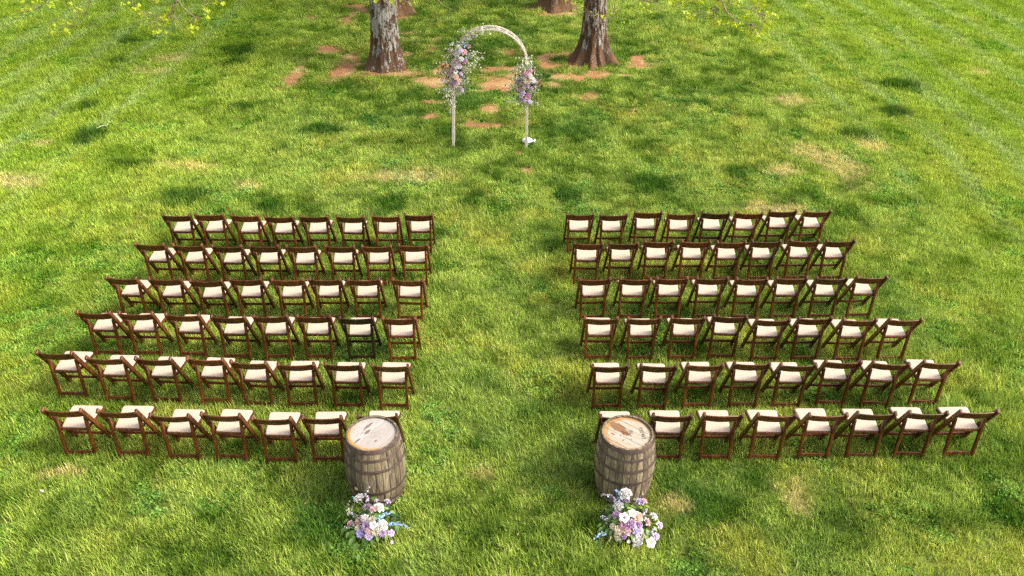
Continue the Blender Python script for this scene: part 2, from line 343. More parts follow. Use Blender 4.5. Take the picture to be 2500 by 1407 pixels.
# ------------------------------------------------------------------ trees
def mat_bark(name,pale,lo,shift):
    mt,nt,b=newmat(name); tc=N(nt,'ShaderNodeTexCoord'); p=tc.outputs['Object']
    n=noise(nt,p,7.5,7,.75,(1,1,.42)); n2=noise(nt,p,17,5,.7,(1,1,.3)); sx=N(nt,'ShaderNodeSeparateXYZ'); nt.links.new(p,sx.inputs[0])
    hgt=mth(nt,'MULTIPLY',ramp(nt,mth(nt,'MULTIPLY',sx.outputs[2],.8),[(.0,0),(.8,1)]),.075)
    s=mth(nt,'ADD',mth(nt,'ADD',mth(nt,'MULTIPLY',n,.6),mth(nt,'MULTIPLY',n2,.4)),hgt)
    f=ramp(nt,s,[(.555+shift,0),(.58+shift,1)])
    br=ramp(nt,n2,[(.3,(.035,.018,.010)),(.6,(.13,.065,.035)),(.8,(.24,.13,.07))])
    br=mix(nt,ramp(nt,sx.outputs[2],[(.1,.55),(.5,0)]),br,lo)
    pl=ramp(nt,noise(nt,p,40,4,.6),[(.35,tuple(q*.6 for q in pale)),(.65,pale)])
    nt.links.new(mix(nt,f,br,pl),b.inputs['Base Color']); b.inputs['Roughness'].default_value=.9; b.inputs['Specular IOR Level'].default_value=.15
    bump(nt,b,mth(nt,'ADD',n2,f),.9,.03); return mt
bk=[mat_bark('bark_pale_lichen',(.35,.325,.275),(.115,.065,.040),-.015),mat_bark('bark_grey_brown',(.34,.31,.26),(.17,.095,.05),.006)]
M['twig']=mat_plain('twig_bark',(.22,.15,.11),.8)
M['leaf_new']=mat_plain('new_leaf',(.42,.50,.012),.5,0,.25,30,0,.45)
def trunk_mesh(r0,r1,flare,lobes,lean,seed,mat,H=9.0,zb=-.12):
    rg=random.Random(seed); n=112; zs=[zb+ (H-zb)*(k/90.0)**1.9 for k in range(91)]; V=[];F=[]
    for z in zs:
        t=max(0,z)/H; r=r0+(r1-r0)*t**.7
        for k in range(n):
            a=2*math.pi*k/n; fl=0
            for (la,ls,lw,lh) in lobes:
                d=math.atan2(math.sin(a-la),math.cos(a-la)); fl+=ls*math.exp(-(d/lw)**2)*math.exp(-max(z,0)/lh)
            fl+=flare*math.exp(-max(z,0)/.28)
            V.append([a,r+fl,z])
    arr=np.array(V); a=arr[:,0]; z=arr[:,2]
    ridge=(vn(np.cos(a)*9+seed,np.sin(a)*9+z*1.1,1.0,3)-.5)*.022+(vn(np.cos(a)*17+seed,np.sin(a)*17+z*5,1.0,5)-.5)*.030+(vn(np.cos(a)*3,np.sin(a)*3+z*.8+seed,1.0,2)-.5)*.07
    rr=arr[:,1]*(1+0*ridge)+ridge; X=rr*np.cos(a)+lean[0]*z+.05*np.sin(z*.9+seed); Y=rr*np.sin(a)+lean[1]*z
    P=list(zip(X.tolist(),Y.tolist(),z.tolist())); m_=len(zs)
    for i in range(m_-1):
        for k in range(n):
            j=(k+1)%n; F.append((i*n+k,i*n+j,(i+1)*n+j,(i+1)*n+k))
    F.append(tuple(range((m_-1)*n,m_*n)))
    return mesh('trunk',(P,F),mat,True)
def leafshape(L,W,fold=.25,n=4):
    """ovate, pointed, slightly folded leaf along +Y, lying in XY"""
    V=[];F=[]
    for i in range(n+1):
        t=i/n; wd=W/2*math.sin(math.pi*min(1,t**.8))**.8 if 0<t<1 else 0; y=L*t; z=-.25*L*t*t*.6
        V+=[(-wd,y,z+wd*fold),(0,y,z),(wd,y,z+wd*fold)]
    for i in range(n):
        a=i*3; F+=[(a,a+1,a+4,a+3),(a+1,a+2,a+5,a+4)]
    return V,F
def lobed_leaf(s):
    """young lobed leaf (five lobes), cupped"""
    pts=[]
    for k in range(20):
        a=2*math.pi*k/20; r=s*(.32+.24*abs(math.cos(2.5*(a-math.pi/2)))+.06*math.cos(a-math.pi/2))
        pts.append((r*math.cos(a),r*math.sin(a)+s*.3,.35*s*(r/s)**2*math.cos(2*a)+.1*s*math.sin(3*a)))
    V=[(0,s*.3,-.05*s)]+pts; F=[(0,1+k,1+(k+1)%20) for k in range(20)]
    return V,F
leaf_me=[mesh('leaf',lobed_leaf(.078),M['leaf_new'],True),mesh('leaf',lobed_leaf(.078),M['leaf_new'],True)]
def limb_set(root,rg,base,rbase,mat,foliage,n,H0,H1,spread):
    for i in range(n):
        z=H0+(H1-H0)*i/n; az=i*2.4+rg.uniform(-.4,.4); L=spread*rg.uniform(.7,1.1)*(1-.35*i/n)
        p=Vector((base[0]*z,base[1]*z,z)); pts=[p]; d=Vector((math.cos(az),math.sin(az),.55))
        for k in range(6):
            d=(d+Vector((rg.uniform(-.25,.25),rg.uniform(-.25,.25),rg.uniform(-.18,.10)))).normalized(); p=p+d*L/6; pts.append(p.copy())
        sp=smooth_path(pts,3); r=rbase*rg.uniform(.35,.5)
        mb=MB(); mb.add(tube(sp,[r*(1-.85*q_/len(sp)) for q_ in range(len(sp))],8))
        for s in range(7):
            q0=sp[rg.randint(5,len(sp)-1)]; dd=Vector((rg.uniform(-1,1),rg.uniform(-1,1),rg.uniform(-.35,.5))).normalized(); q1=q0+dd*rg.uniform(.7,1.6); q2=q1+(dd+Vector((0,0,-.35)))*rg.uniform(.5,1.0)
            mb.add(tube([q0,q1,q2],[.03,.018,.006],5))
            for c in range(4):
                cc=q1+(q2-q1)*rg.random()+Vector([rg.gauss(0,.22) for _ in range(3)])
                for l in range(14):
                    foliage.append((cc+Vector([rg.gauss(0,.22) for _ in range(3)]),rg.uniform(.08,.14)))
        obj('limb',mesh('limb',mb.out()[:2],mat,True),root)
def tree(loc,r0,r1,flare,lobes,lean,seed,mat,label,nl=9):
    root=empty('tree',loc); tag(root,label,'tree','old trees behind the arch'); rg=random.Random(seed)
    obj('trunk',trunk_mesh(r0,r1,flare,lobes,lean,seed,mat),root); fol=[]
    limb_set(root,rg,lean,r0,mat,fol,nl,4.6,9.0,6.0)
    V=[];F=[]
    for c,s in fol:
        q_=Matrix.Rotation(rg.uniform(0,6.28),3,'Z')@Matrix.Rotation(rg.uniform(-1.2,1.2),3,'X'); n0=len(V)
        for v in ((0,0,0),(s*.5,s*.45,.02),(0,s,0),(-s*.5,s*.45,.02)): V.append(c+q_@Vector(v))
        F.append((n0,n0+1,n0+2,n0+3))
    f=obj('foliage',mesh('foliage',(V,F),M['leaf_new']),root); f['kind']='stuff'
    return root
T1=tree((-3.20,21.15,GZ),.37,.20,.07,[(-1.57,.10,.5,.30),(3.5,.16,.35,.25),(-.5,.12,.4,.35),(-2.3,.10,.3,.25),(.9,.14,.5,.3)],(.012,.0),4,bk[0],'thick tree trunk patched with whitish lichen, left of the flower arch')
T2=tree((2.02,21.75,GZ),.30,.20,.08,[(-1.72,.42,.20,.30),(-1.25,.25,.16,.30),(-2.5,.30,.28,.38),(3.05,.36,.25,.36),(-.45,.40,.26,.42),(.1,.30,.25,.35),(1.4,.3,.6,.35)],(.008,0),9,bk[1],'tree trunk with wide flaring root buttresses, right of the flower arch')
T3=tree((-3.78,26.4,GZ),.42,.25,.12,[(-.3,.30,.35,.5),(-1.4,.15,.4,.3),(3.0,.25,.4,.35)],(0,0),14,bk[1],'reddish brown trunk base half hidden behind the whitish left trunk',8)
T4=tree((1.2,27.15,GZ),.42,.25,.14,[(-.4,.25,.35,.35),(-1.7,.15,.4,.3),(3.4,.25,.35,.35)],(0,0),21,bk[1],'dark reddish trunk base cut by the top edge, behind the arch',8)
H=[[0,0.01,[[-7.85,16.5,3.11],[-8.07,16.5,2.68],[-8.19,16.5,2.47],[-8.34,16.5,2.29],[-8.53,16.5,2.15]],[[-8.45,16.2,2.31],[-8.63,16.44,2.19],[-8.83,16.68,2.0],[-8.68,16.26,2.37],[-8.8,16.5,2.25],[-9.09,16.74,2.06],[-8.84,16.32,2.16],[-8.97,16.56,2.0],[-9.03,16.8,1.9],[-8.61,16.38,2.08],[-8.68,16.62,2.02],[-8.59,16.2,2.35],[-8.48,16.44,2.53],[-8.55,16.68,2.43],[-8.29,16.26,2.51],[-8.37,16.5,2.47]]],[0,0.01,[[-8.94,17.3,2.85],[-9.3,17.3,2.49],[-9.52,17.3,2.31],[-9.68,17.3,2.24],[-9.95,17.3,2.19]],[[-9.66,17.0,2.44],[-9.84,17.24,2.39],[-10.27,17.48,2.18],[-9.86,17.06,2.31],[-9.84,17.3,2.27],[-9.94,17.54,2.18],[-9.56,17.12,2.38],[-9.62,17.36,2.34],[-9.88,17.6,2.19],[-9.68,17.18,2.32],[-9.58,17.42,2.38],[-9.32,17.0,2.51],[-9.23,17.24,2.43],[-9.37,17.48,2.31],[-8.98,17.06,2.46],[-9.39,17.3,2.32],[-10.04,17.54,2.15],[-9.98,17.12,2.23],[-10.06,17.36,2.14]]],[0,0.012,[[-6.04,15.8,3.28],[-6.16,15.8,2.89],[-6.22,15.8,2.74],[-6.3,15.8,2.63],[-6.39,15.8,2.57],[-6.49,15.8,2.57],[-6.74,15.8,2.58]],[[-6.34,15.5,2.63],[-6.46,15.74,2.57],[-6.51,15.98,2.43],[-6.29,15.56,2.51],[-6.35,15.8,2.41],[-6.38,16.04,2.38],[-6.18,15.62,2.5],[-6.49,15.86,2.45],[-6.73,16.1,2.29],[-6.58,15.68,2.42],[-6.78,15.92,2.28],[-6.54,15.5,2.36],[-6.53,15.74,2.29],[-6.58,15.98,2.22],[-6.64,15.56,2.62],[-6.85,15.8,2.64],[-6.88,16.04,2.58],[-6.82,15.62,2.67],[-6.89,15.86,2.59],[-6.86,16.1,2.17]]],[0,0.006,[[-6.08,15.8,3.07],[-6.26,15.8,2.62],[-6.2,15.8,2.47],[-6.15,15.8,2.32],[-6.1,15.8,2.29]],[[-6.76,15.5,2.44],[-6.31,15.74,2.72]]],[0,0.006,[[-6.74,15.8,3.13],[-6.89,15.8,2.86],[-6.95,15.8,2.72]],[[-6.87,15.5,2.81],[-6.96,15.74,2.71],[-7.13,15.98,2.64],[-6.83,15.56,2.75],[-6.55,15.8,2.81],[-6.66,16.04,2.78],[-7.07,15.62,2.85]]],[0,0.007,[[-6.37,16.3,3.1],[-6.31,16.3,2.69],[-6.18,16.3,2.51],[-6.04,16.3,2.42],[-5.91,16.3,2.51],[-5.84,16.3,2.68],[-5.83,16.3,2.89]],[[-6.07,16.0,2.4],[-6.14,16.24,2.31],[-6.23,16.48,2.16],[-6.04,16.06,2.31],[-6.16,16.3,2.18],[-6.18,16.54,2.23],[-5.79,16.12,2.52],[-5.91,16.36,2.43],[-5.77,16.6,2.6],[-5.48,16.18,2.76],[-5.5,16.42,2.69],[-5.7,16.0,2.57],[-6.0,16.24,2.36]]],[0,0.006,[[-2.99,19.5,2.35],[-3.2,19.5,1.99],[-2.97,19.5,2.03]],[[-3.13,19.2,2.06],[-3.12,19.44,1.99],[-2.88,19.68,1.95],[-2.75,19.26,1.99],[-2.73,19.5,1.95],[-2.59,19.74,1.89],[-2.34,19.32,1.98],[-2.29,19.56,1.91]]],[0,0.006,[[-1.63,17.5,2.73],[-1.51,17.5,2.45],[-1.35,17.5,2.34],[-1.21,17.5,2.29]],[]],[1,0.009,[[2.25,20.0,2.21],[2.29,20.0,1.94],[2.28,20.0,1.73],[2.27,20.0,1.6],[2.19,20.0,1.53],[2.03,20.0,1.36]],[[1.55,19.7,1.86],[1.76,19.94,1.64],[1.83,20.18,1.56],[2.0,19.76,1.66],[2.09,20.0,1.56],[2.09,20.24,1.44],[2.19,19.82,1.7],[2.45,20.06,1.64],[2.54,20.3,1.37],[1.23,19.88,1.9],[1.36,20.12,1.85],[1.41,19.7,1.93]]],[1,0.007,[[2.69,16.5,3.09],[2.63,16.5,2.75],[2.29,16.5,2.82],[2.75,16.5,2.69],[2.71,16.5,2.56]],[[2.16,16.2,2.65],[2.23,16.44,2.62],[2.35,16.68,2.65],[2.33,16.26,2.74],[2.47,16.5,2.62],[2.63,16.74,2.45],[2.6,16.32,2.58],[2.49,16.56,2.75],[2.51,16.8,2.54]]],[1,0.007,[[3.42,16.0,3.28],[3.17,16.0,2.92],[3.01,16.0,2.84],[2.92,16.0,2.78]],[[2.81,15.7,2.88],[2.9,15.94,2.77],[3.02,16.18,2.77],[3.02,15.76,2.9],[3.07,16.0,2.8],[3.16,16.24,2.8],[3.05,15.82,2.92],[3.36,16.06,2.87],[3.43,16.3,2.79],[2.8,15.88,2.91]]],[1,0.011,[[3.64,15.5,3.39],[3.59,15.5,3.02],[3.56,15.5,2.86],[3.57,15.5,2.7],[3.61,15.5,2.57]],[[3.43,15.2,2.92],[3.51,15.44,2.88],[3.23,15.68,2.72],[3.07,15.26,2.83],[3.21,15.5,2.72],[3.53,15.74,2.66],[3.51,15.32,2.6],[3.52,15.56,2.55],[3.65,15.8,2.59],[3.6,15.38,2.68],[3.73,15.62,2.64],[3.67,15.2,2.75],[3.66,15.44,2.61],[3.67,15.68,2.55],[3.52,15.26,2.75],[3.57,15.5,3.01],[3.72,15.74,2.88],[3.64,15.32,3.0],[3.67,15.56,2.89]]],[1,0.006,[[3.66,15.5,3.25],[3.56,15.5,2.81],[3.4,15.5,2.74],[3.22,15.5,2.71]],[[3.04,15.2,2.86],[3.14,15.44,2.77]]],[1,0.01,[[3.69,15.6,3.02],[3.86,15.6,2.77],[4.02,15.6,2.65],[4.18,15.6,2.61],[4.27,15.6,2.6]],[[3.84,15.3,2.7],[3.94,15.54,2.6],[4.05,15.78,2.51],[4.01,15.36,2.62],[4.13,15.6,2.54],[4.28,15.84,2.41],[4.21,15.42,2.54],[4.31,15.66,2.43],[4.41,15.9,2.42],[4.34,15.48,2.46],[4.44,15.72,2.35],[4.34,15.3,2.54],[4.46,15.54,2.52],[4.57,15.78,2.37],[4.42,15.36,2.44],[4.45,15.6,2.33],[4.44,15.84,2.28],[4.28,15.42,2.45],[4.39,15.66,2.52],[4.37,15.9,2.33],[3.83,15.48,2.43],[4.5,15.72,2.41],[4.44,15.3,2.56]]],[1,0.01,[[3.99,15.9,3.31],[3.89,15.9,2.93],[4.1,15.9,2.84],[4.29,15.9,2.79],[4.44,15.9,2.73]],[[4.26,15.6,2.94],[4.37,15.84,2.9],[4.48,16.08,2.81],[4.41,15.66,2.88],[4.5,15.9,2.9],[4.61,16.14,2.74],[4.36,15.72,2.84],[4.36,15.96,2.91],[4.52,16.2,2.87],[4.49,15.78,2.97],[4.31,16.02,2.91],[3.97,15.6,3.0],[4.02,15.84,2.88],[4.28,16.08,2.65],[4.23,15.66,2.74],[4.32,15.9,2.69],[4.42,16.14,2.6],[4.53,15.72,2.71],[4.62,15.96,2.62],[4.73,16.2,2.51],[4.64,15.78,2.7],[4.76,16.02,2.6],[4.68,15.6,2.63],[4.7,15.84,2.53],[4.74,16.08,2.43],[4.57,15.66,2.59],[4.63,15.9,2.5],[4.87,16.14,2.6],[4.77,15.72,2.7],[4.53,15.96,2.59],[4.66,16.2,2.45]]]]
rg=random.Random(2)
for ti,r,line,lv in H:
    root=(T1,T2)[ti]; o0=Vector(root.location); tr=Vector((0,0,0))
    up=Vector(line[0]); pts=[Vector(p) for p in line]
    # carry the twig on, up and back, towards the crown it hangs from
    axis_=Vector((o0.x,o0.y,5.6)); lead=[axis_+(up-axis_)*t+Vector((0,0,.9*math.sin(math.pi*t))) for t in (0,.35,.7)]
    sp=smooth_path(lead+pts,5); n=len(sp)
    rs=[max(.004,r*(3.2*(1-i/n)**1.6+.35)) for i in range(n)]
    b=obj('branch',mesh('branch',tube([p-o0 for p in sp],rs,6),M['twig'],True),root)
    mb=MB(); tail=sp[int(n*.5):]
    for P in lv:
        P=Vector(P); near=min(tail,key=lambda q_:(q_-P).length); mid=(near+P)/2+Vector((0,0,.03))
        mb.add(tube([near-o0,mid-o0,P-o0],[.004,.003,.0025],4))
        for k in range(2 if rg.random()<.75 else 3):
            l=obj('leaf',leaf_me[rg.random()<.5],b,P-o0+Vector([rg.uniform(-.055,.055) for _ in range(3)]),(rg.uniform(-1.0,1.3),rg.uniform(-.9,.9),rg.uniform(0,6.28)),rg.uniform(.7,1.2))
    if lv: tw=obj('twig',mesh('twig',mb.out()[:2],M['twig']),b); tw['kind']='stuff'

# ------------------------------------------------------------------ folding chairs
CHZ=.05   # chair parts are drawn from the grass tips; the root stands on the soil 5 cm lower
def Z(p): return (p[0],p[1],p[2]+CHZ)
def long_leg(s):
    p0=Vector((s*.199,.332,-.045)); p1=Vector((s*.205,-.096,.722)); d=(p1-p0)
    return bar(Z(p0),Z(p1),.029,.054,(1,0,0),.005)
def rear_leg(s): return bar(Z((s*.160,-.004,-.045)),Z((s*.166,.014,.548)),.032,.042,(1,0,0),.006,.016)
def backrest():
    V=[];F=[];nx=14
    p0=Vector((0,.332,-.045)); p1=Vector((0,-.096,.722)); t=(p1-p0).normalized(); nrm=Vector((0,-t.z,t.y)) # backward normal
    if nrm.y>0: nrm=-nrm
    th=.014
    for i in range(nx+1):
        u=-1+2*i/nx; x=u*.193; bow=.018*(1-u*u); crest=.010*(1-abs(u)**3); low=.006*(1-u*u)
        cz=[(.852,0),(.862,0),( .975,0),(.985,0)]
        L=(p1-p0).length; s0=L*.815-low; s1=L*.965+crest; c=.004
        for (s_,o_) in ((s0,c),(s0+c,0),(s1-c,0),(s1,c),(s1,th-c),(s1-c,th),(s0+c,th),(s0,th-c)):
            P=p0+t*s_+nrm*(bow+.004-o_+th/2); V.append(Z((x,P.y,P.z)))
    for i in range(nx):
        for k in range(8):
            j=(k+1)%8; F.append((i*8+k,(i+1)*8+k,(i+1)*8+j,i*8+j))
    F.append(tuple(range(8))); F.append(tuple(range(nx*8+7,nx*8-1,-1)))
    return V,F
def roundtrap(hf,hr,yf,yr,rc,n=5):
    """outline of the seat: wide front (yf), narrow rear (yr), rounded corners, counter clockwise"""
    P=[(hr,yr),(hf,yf),(-hf,yf),(-hr,yr)]; R_=[rc*.5,rc,rc,rc*.5]; out=[]
    for i,(p,r) in enumerate(zip(P,R_)):
        p=Vector((p[0],p[1])); a=Vector(P[i-1]); b=Vector(P[(i+1)%4]); da_=(a-p).normalized(); db=(b-p).normalized()
        A=p+da_*r; B=p+db*r
        for k in range(n+1):
            t=k/n; out.append((A*(1-t)**2+p*2*t*(1-t)+B*t*t))
    return out
def slab(outline, levels):
    """levels: (inset, z, tilt) rings stacked"""
    n=len(outline); c=Vector((0,sum(p.y for p in outline)/n)); V=[];F=[]
    for ins,z in levels:
        for p in outline:
            d=(p-c); q_=p-d.normalized()*ins; V.append(Z((q_.x,q_.y,z+.006*(q_.y-.2)/.2)))
    for i in range(len(levels)-1):
        for k in range(n):
            j=(k+1)%n; F.append((i*n+k,i*n+j,(i+1)*n+j,(i+1)*n+k))
    F.append(tuple(range(n-1,-1,-1))); F.append(tuple(range((len(levels)-1)*n,len(levels)*n)))
    return V,F
o_fr=roundtrap(.189,.147,.392,.010,.035); o_pd=roundtrap(.177,.139,.379,.022,.035)
CH_ME={
 'seat_frame':mesh('seat_frame',slab(o_fr,[(.004,.338),(0,.342),(0,.362),(.004,.366)]),M['wood'],30),
 'seat_cushion':mesh('seat_cushion',slab(o_pd,[(.003,.3665),(0,.372),(.0015,.379),(.006,.3835),(.02,.385),(.06,.3855)]),M['pad'],60),
 'backrest':mesh('backrest',backrest(),M['wood'],40),
 'legL':mesh('leg',long_leg(-1),M['wood']),'legR':mesh('leg',long_leg(1),M['wood']),'rlegL':mesh('leg',rear_leg(-1),M['wood']),'rlegR':mesh('leg',rear_leg(1),M['wood']),
 'rstr':mesh('stretcher',bar(Z((-.148,-.001,.028)),Z((.148,-.001,.028)),.018,.042,(0,1,0),.003),M['wood']),
 'fstr':mesh('stretcher',bar(Z((-.188,.262,.082)),Z((.188,.262,.082)),.018,.036,(0,1,0),.003),M['wood']),
 'brace':mesh('brace',tube([Z((-.152,.10,.362)),Z((-.150,.03,.335)),Z((-.148,.004,.315))],.0035,6),M['brace']),
 'braceR':mesh('brace',tube([Z((.152,.10,.362)),Z((.150,.03,.335)),Z((.148,.004,.315))],.0035,6),M['brace'])}
def boltm(side):
    mb=MB()
    return tube([(0,0,0),(side*.003,0,0),(side*.0045,0,0)],[.006,.006,.003],8)
CH_ME['boltL']=mesh('bolt',boltm(-1),M['bolt']); CH_ME['boltR']=mesh('bolt',boltm(1),M['bolt'])
_p0=Vector((0,.332,-.045)); _p1=Vector((0,-.096,.722))
def onleg(t): P=_p0+(_p1-_p0)*t; return P
# cracked rail for one chair of the back row
def cracked():
    V,F=backrest(); 
    V=[Vector(v) for v in V]; out=[]
    for v in V:
        if v.x>-.02 and v.z>.755: v=v+Vector((0,0,.010*min(1,(v.x+.02)/.12)))
        out.append(v)
    return out,F
crack_me=mesh('backrest',cracked(),M['wood'],40)
splint_me=mesh('split',bar((0,0,0),(.17,0,.006),.005,.003,(0,1,0),.001),M['pad'])
def build_chair():
    r=empty('folding_chair',(0,0,GZ)); P=[]
    for nm,key in (('seat_frame','seat_frame'),('seat_cushion','seat_cushion'),('backrest','backrest'),('leg','legL'),('leg','legR'),('leg','rlegL'),('leg','rlegR'),('stretcher','rstr'),('stretcher','fstr'),('brace','brace'),('brace','braceR')):
        P.append(obj(nm,CH_ME[key],r))
    for s,key in ((-1,'boltL'),(1,'boltR')):
        q_=onleg(.79); P.append(obj('bolt',CH_ME[key],r,Z((s*(.2045+.012),q_.y,q_.z))))
        q_=onleg(.60); P.append(obj('bolt',CH_ME[key],r,Z((s*(.2030+.012),q_.y,q_.z))))
        P.append(obj('bolt',CH_ME[key],r,Z((s*-.0+s*(.162+.0135),.008,.352))))
    return r,P
CH=[["L1",0,-5.153,11.599,0.007],["L1",1,-4.644,11.602,0.008],["L1",2,-4.109,11.597,-0.012],["L1",3,-3.567,11.602,-0.004],["L1",4,-3.034,11.621,0.008],["L1",5,-2.501,11.641,0.007],["L1",6,-1.966,11.653,0.006],["L1",7,-1.45,11.692,0.021],["L2",0,-5.195,10.671,-0.056],["L2",1,-4.66,10.683,-0.001],["L2",2,-4.1,10.674,-0.01],["L2",3,-3.582,10.68,0.01],["L2",4,-3.04,10.686,0.025],["L2",5,-2.495,10.703,-0.001],["L2",6,-1.968,10.734,0.029],["L2",7,-1.431,10.737,0.016],["L3",0,-5.247,9.77,-0.069],["L3",1,-4.674,9.761,-0.006],["L3",2,-4.11,9.747,0.021],["L3",3,-3.588,9.762,0.021],["L3",4,-3.031,9.779,0.034],["L3",5,-2.528,9.801,0.02],["L3",6,-1.996,9.82,0.024],["L3",7,-1.419,9.829,-0.014],["L4",0,-5.284,8.932,-0.01],["L4",1,-4.758,8.923,0.024],["L4",2,-4.162,8.908,0.003],["L4",3,-3.57,8.872,-0.006],["L4",4,-3.035,8.88,0.017],["L4",5,-2.505,8.884,0.029],["L4",6,-1.952,8.901,0.01],["L4",7,-1.413,8.885,0.013],["L5",0,-5.372,8.068,-0.024],["L5",1,-4.766,8.007,0.005],["L5",2,-4.187,7.998,-0.032],["L5",3,-3.588,7.974,-0.023],["L5",4,-3.053,7.942,-0.056],["L5",5,-2.519,7.948,0.046],["L5",6,-1.964,7.935,-0.004],["L5",7,-1.412,7.926,-0.007],["L6",0,-4.839,7.067,-0.007],["L6",1,-4.244,7.061,0.014],["L6",2,-3.653,7.02,-0.018],["L6",3,-3.121,7.024,-0.026],["L6",4,-2.554,6.983,-0.005],["L6",5,-2.025,6.994,0.029],["L6",6,-1.427,7.025,0.015],["R1",0,1.04,11.776,0.026],["R1",1,1.558,11.793,0.047],["R1",2,2.106,11.851,0.008],["R1",3,2.628,11.852,-0.009],["R1",4,3.148,11.874,-0.004],["R1",5,3.677,11.915,0.008],["R1",6,4.231,11.958,0.033],["R1",7,4.778,12.008,0.058],["R2",0,1.091,10.846,0.007],["R2",1,1.614,10.893,0.043],["R2",2,2.148,10.946,0.01],["R2",3,2.684,10.952,0.016],["R2",4,3.217,10.973,0.023],["R2",5,3.742,10.997,0.008],["R2",6,4.3,11.01,-0.005],["R2",7,4.832,11.03,0.052],["R3",0,1.132,9.89,0.046],["R3",1,1.67,9.931,0.004],["R3",2,2.191,9.939,0.009],["R3",3,2.741,9.948,0.003],["R3",4,3.28,9.95,-0.005],["R3",5,3.828,9.973,0.014],["R3",6,4.383,9.996,0.004],["R3",7,4.924,10.033,0.052],["R4",0,1.136,8.952,-0.001],["R4",1,1.689,8.962,0.028],["R4",2,2.238,8.974,-0.001],["R4",3,2.772,9.006,-0.006],["R4",4,3.32,8.969,0.005],["R4",5,3.864,8.99,0.027],["R4",6,4.412,8.976,0.01],["R4",7,5.004,9.029,0.028],["R5",0,1.17,7.982,0.023],["R5",1,1.715,7.985,-0.002],["R5",2,2.274,8.008,0.02],["R5",3,2.836,8.03,-0.006],["R5",4,3.368,8.037,0.025],["R5",5,3.922,8.081,-0.019],["R5",6,4.477,8.094,-0.039],["R5",7,5.072,8.114,-0.003],["R6",0,1.189,7.075,-0.008],["R6",1,1.76,7.102,-0.009],["R6",2,2.319,7.116,-0.015],["R6",3,2.878,7.127,0.01],["R6",4,3.443,7.164,0.025],["R6",5,3.992,7.172,-0.006],["R6",6,4.545,7.194,0.003],["R6",7,5.128,7.219,0.024]]
proto,pparts=build_chair()
ordn=['first','second','third','fourth','fifth','sixth','seventh','eighth']
rown={1:'front row nearest the arch',2:'second row from the arch',3:'third row from the arch',4:'fourth row from the arch',5:'fifth row',6:'back row'}
rg=random.Random(12)
for n,(row,i,x,y,th) in enumerate(CH):
    if n==0: r,ps=proto,pparts
    else:
        r=proto.copy(); COL.objects.link(r); ps=[]
        for c in pparts:
            d=c.copy(); COL.objects.link(d); d.parent=r; ps.append(d)
    blk=row[0]; k=int(row[1]); r.location=(x,y,GZ+rg.uniform(-.012,.006)); r.rotation_euler=(rg.uniform(-.022,.022),rg.uniform(-.018,.018),th)
    cnt=7 if row=='L6' else 8
    pos=(cnt-i) if blk=='L' else i+1
    end='aisle end of' if pos==1 else ('outer end of' if pos==cnt else None)
    side='left' if blk=='L' else 'right'
    if end: lab='brown folding chair at the %s the %s, %s block'%(end,rown[k].replace(' nearest the arch','').replace(' from the arch',''),side)
    else: lab='brown folding chair, %s from aisle in the %s, %s block'%(ordn[pos-1],rown[k].replace(' nearest the arch','').replace(' from the arch',''),side)
    br=rg.uniform(.78,1.42); hue=rg.uniform(-.06,.06); col=(br*(1+hue),br,br*(1-hue),1)
    if row=='L4' and i==6: col=(.30,.42,.6,1); lab='almost black folding chair among brown ones, fourth row, left block'
    if row=='R1' and i==4: col=(.62,.66,.8,1)
    if row=='R6' and i==2:
        lab='brown folding chair with a cracked top rail in the back row, right block'
    if row=='L6' and pos==1: lab='folding chair mostly hidden behind the left whiskey barrel'
    if row=='R6' and pos==1: lab='folding chair mostly hidden behind the right whiskey barrel'
    tag(r,lab,'chair','folding chairs set out in rows either side of the aisle')
    for c in ps:
        v=rg.uniform(.92,1.08); c.color=(col[0]*v,col[1]*v,col[2]*v,1)
    if row=='R6' and i==2:
        ps[2].data=crack_me; s=obj('splinter',splint_me,r,Z((-.01,-.104,.702)),(.5,0,0))
# ------------------------------------------------------------------ barrels
def mat_stave():
    mt,nt,b=newmat('barrel_stave'); tc=N(nt,'ShaderNodeTexCoord'); oi=N(nt,'ShaderNodeObjectInfo'); p=tc.outputs['Object']
    v=N(nt,'ShaderNodeVectorMath',operation='ADD'); nt.links.new(p,v.inputs[0]); cm=N(nt,'ShaderNodeCombineXYZ'); nt.links.new(mth(nt,'MULTIPLY',oi.outputs['Random'],50.),cm.inputs[0]); nt.links.new(mth(nt,'MULTIPLY',oi.outputs['Random'],23.),cm.inputs[2]); nt.links.new(cm.outputs[0],v.inputs[1]); p=v.outputs[0]
    g=noise(nt,p,6,6,.7,(9,9,.8)); c=ramp(nt,g,[(.28,(.055,.042,.028)),(.5,(.165,.135,.092)),(.72,(.30,.262,.195))])
    rf=ramp(nt,oi.outputs['Random'],[(0,.62),(.5,.95),(1,1.4)]); c=mix(nt,1.0,c,rf,'MULTIPLY'); c=mix(nt,1.0,c,(1.06,1.0,.90),'MULTIPLY')
    st=noise(nt,p,5,4,.6,(3,3,.9)); c=mix(nt,ramp(nt,st,[(.50,0),(.66,.72)]),c,(.036,.028,.022))
    w_=noise(nt,p,4,3,.6,(3,3,.7)); c=mix(nt,ramp(nt,w_,[(.60,0),(.75,.4)]),c,(.48,.44,.36))
    nt.links.new(c,b.inputs['Base Color']); b.inputs['Roughness'].default_value=.85; b.inputs['Specular IOR Level'].default_value=.2
    bump(nt,b,g,.5,.006); return mt
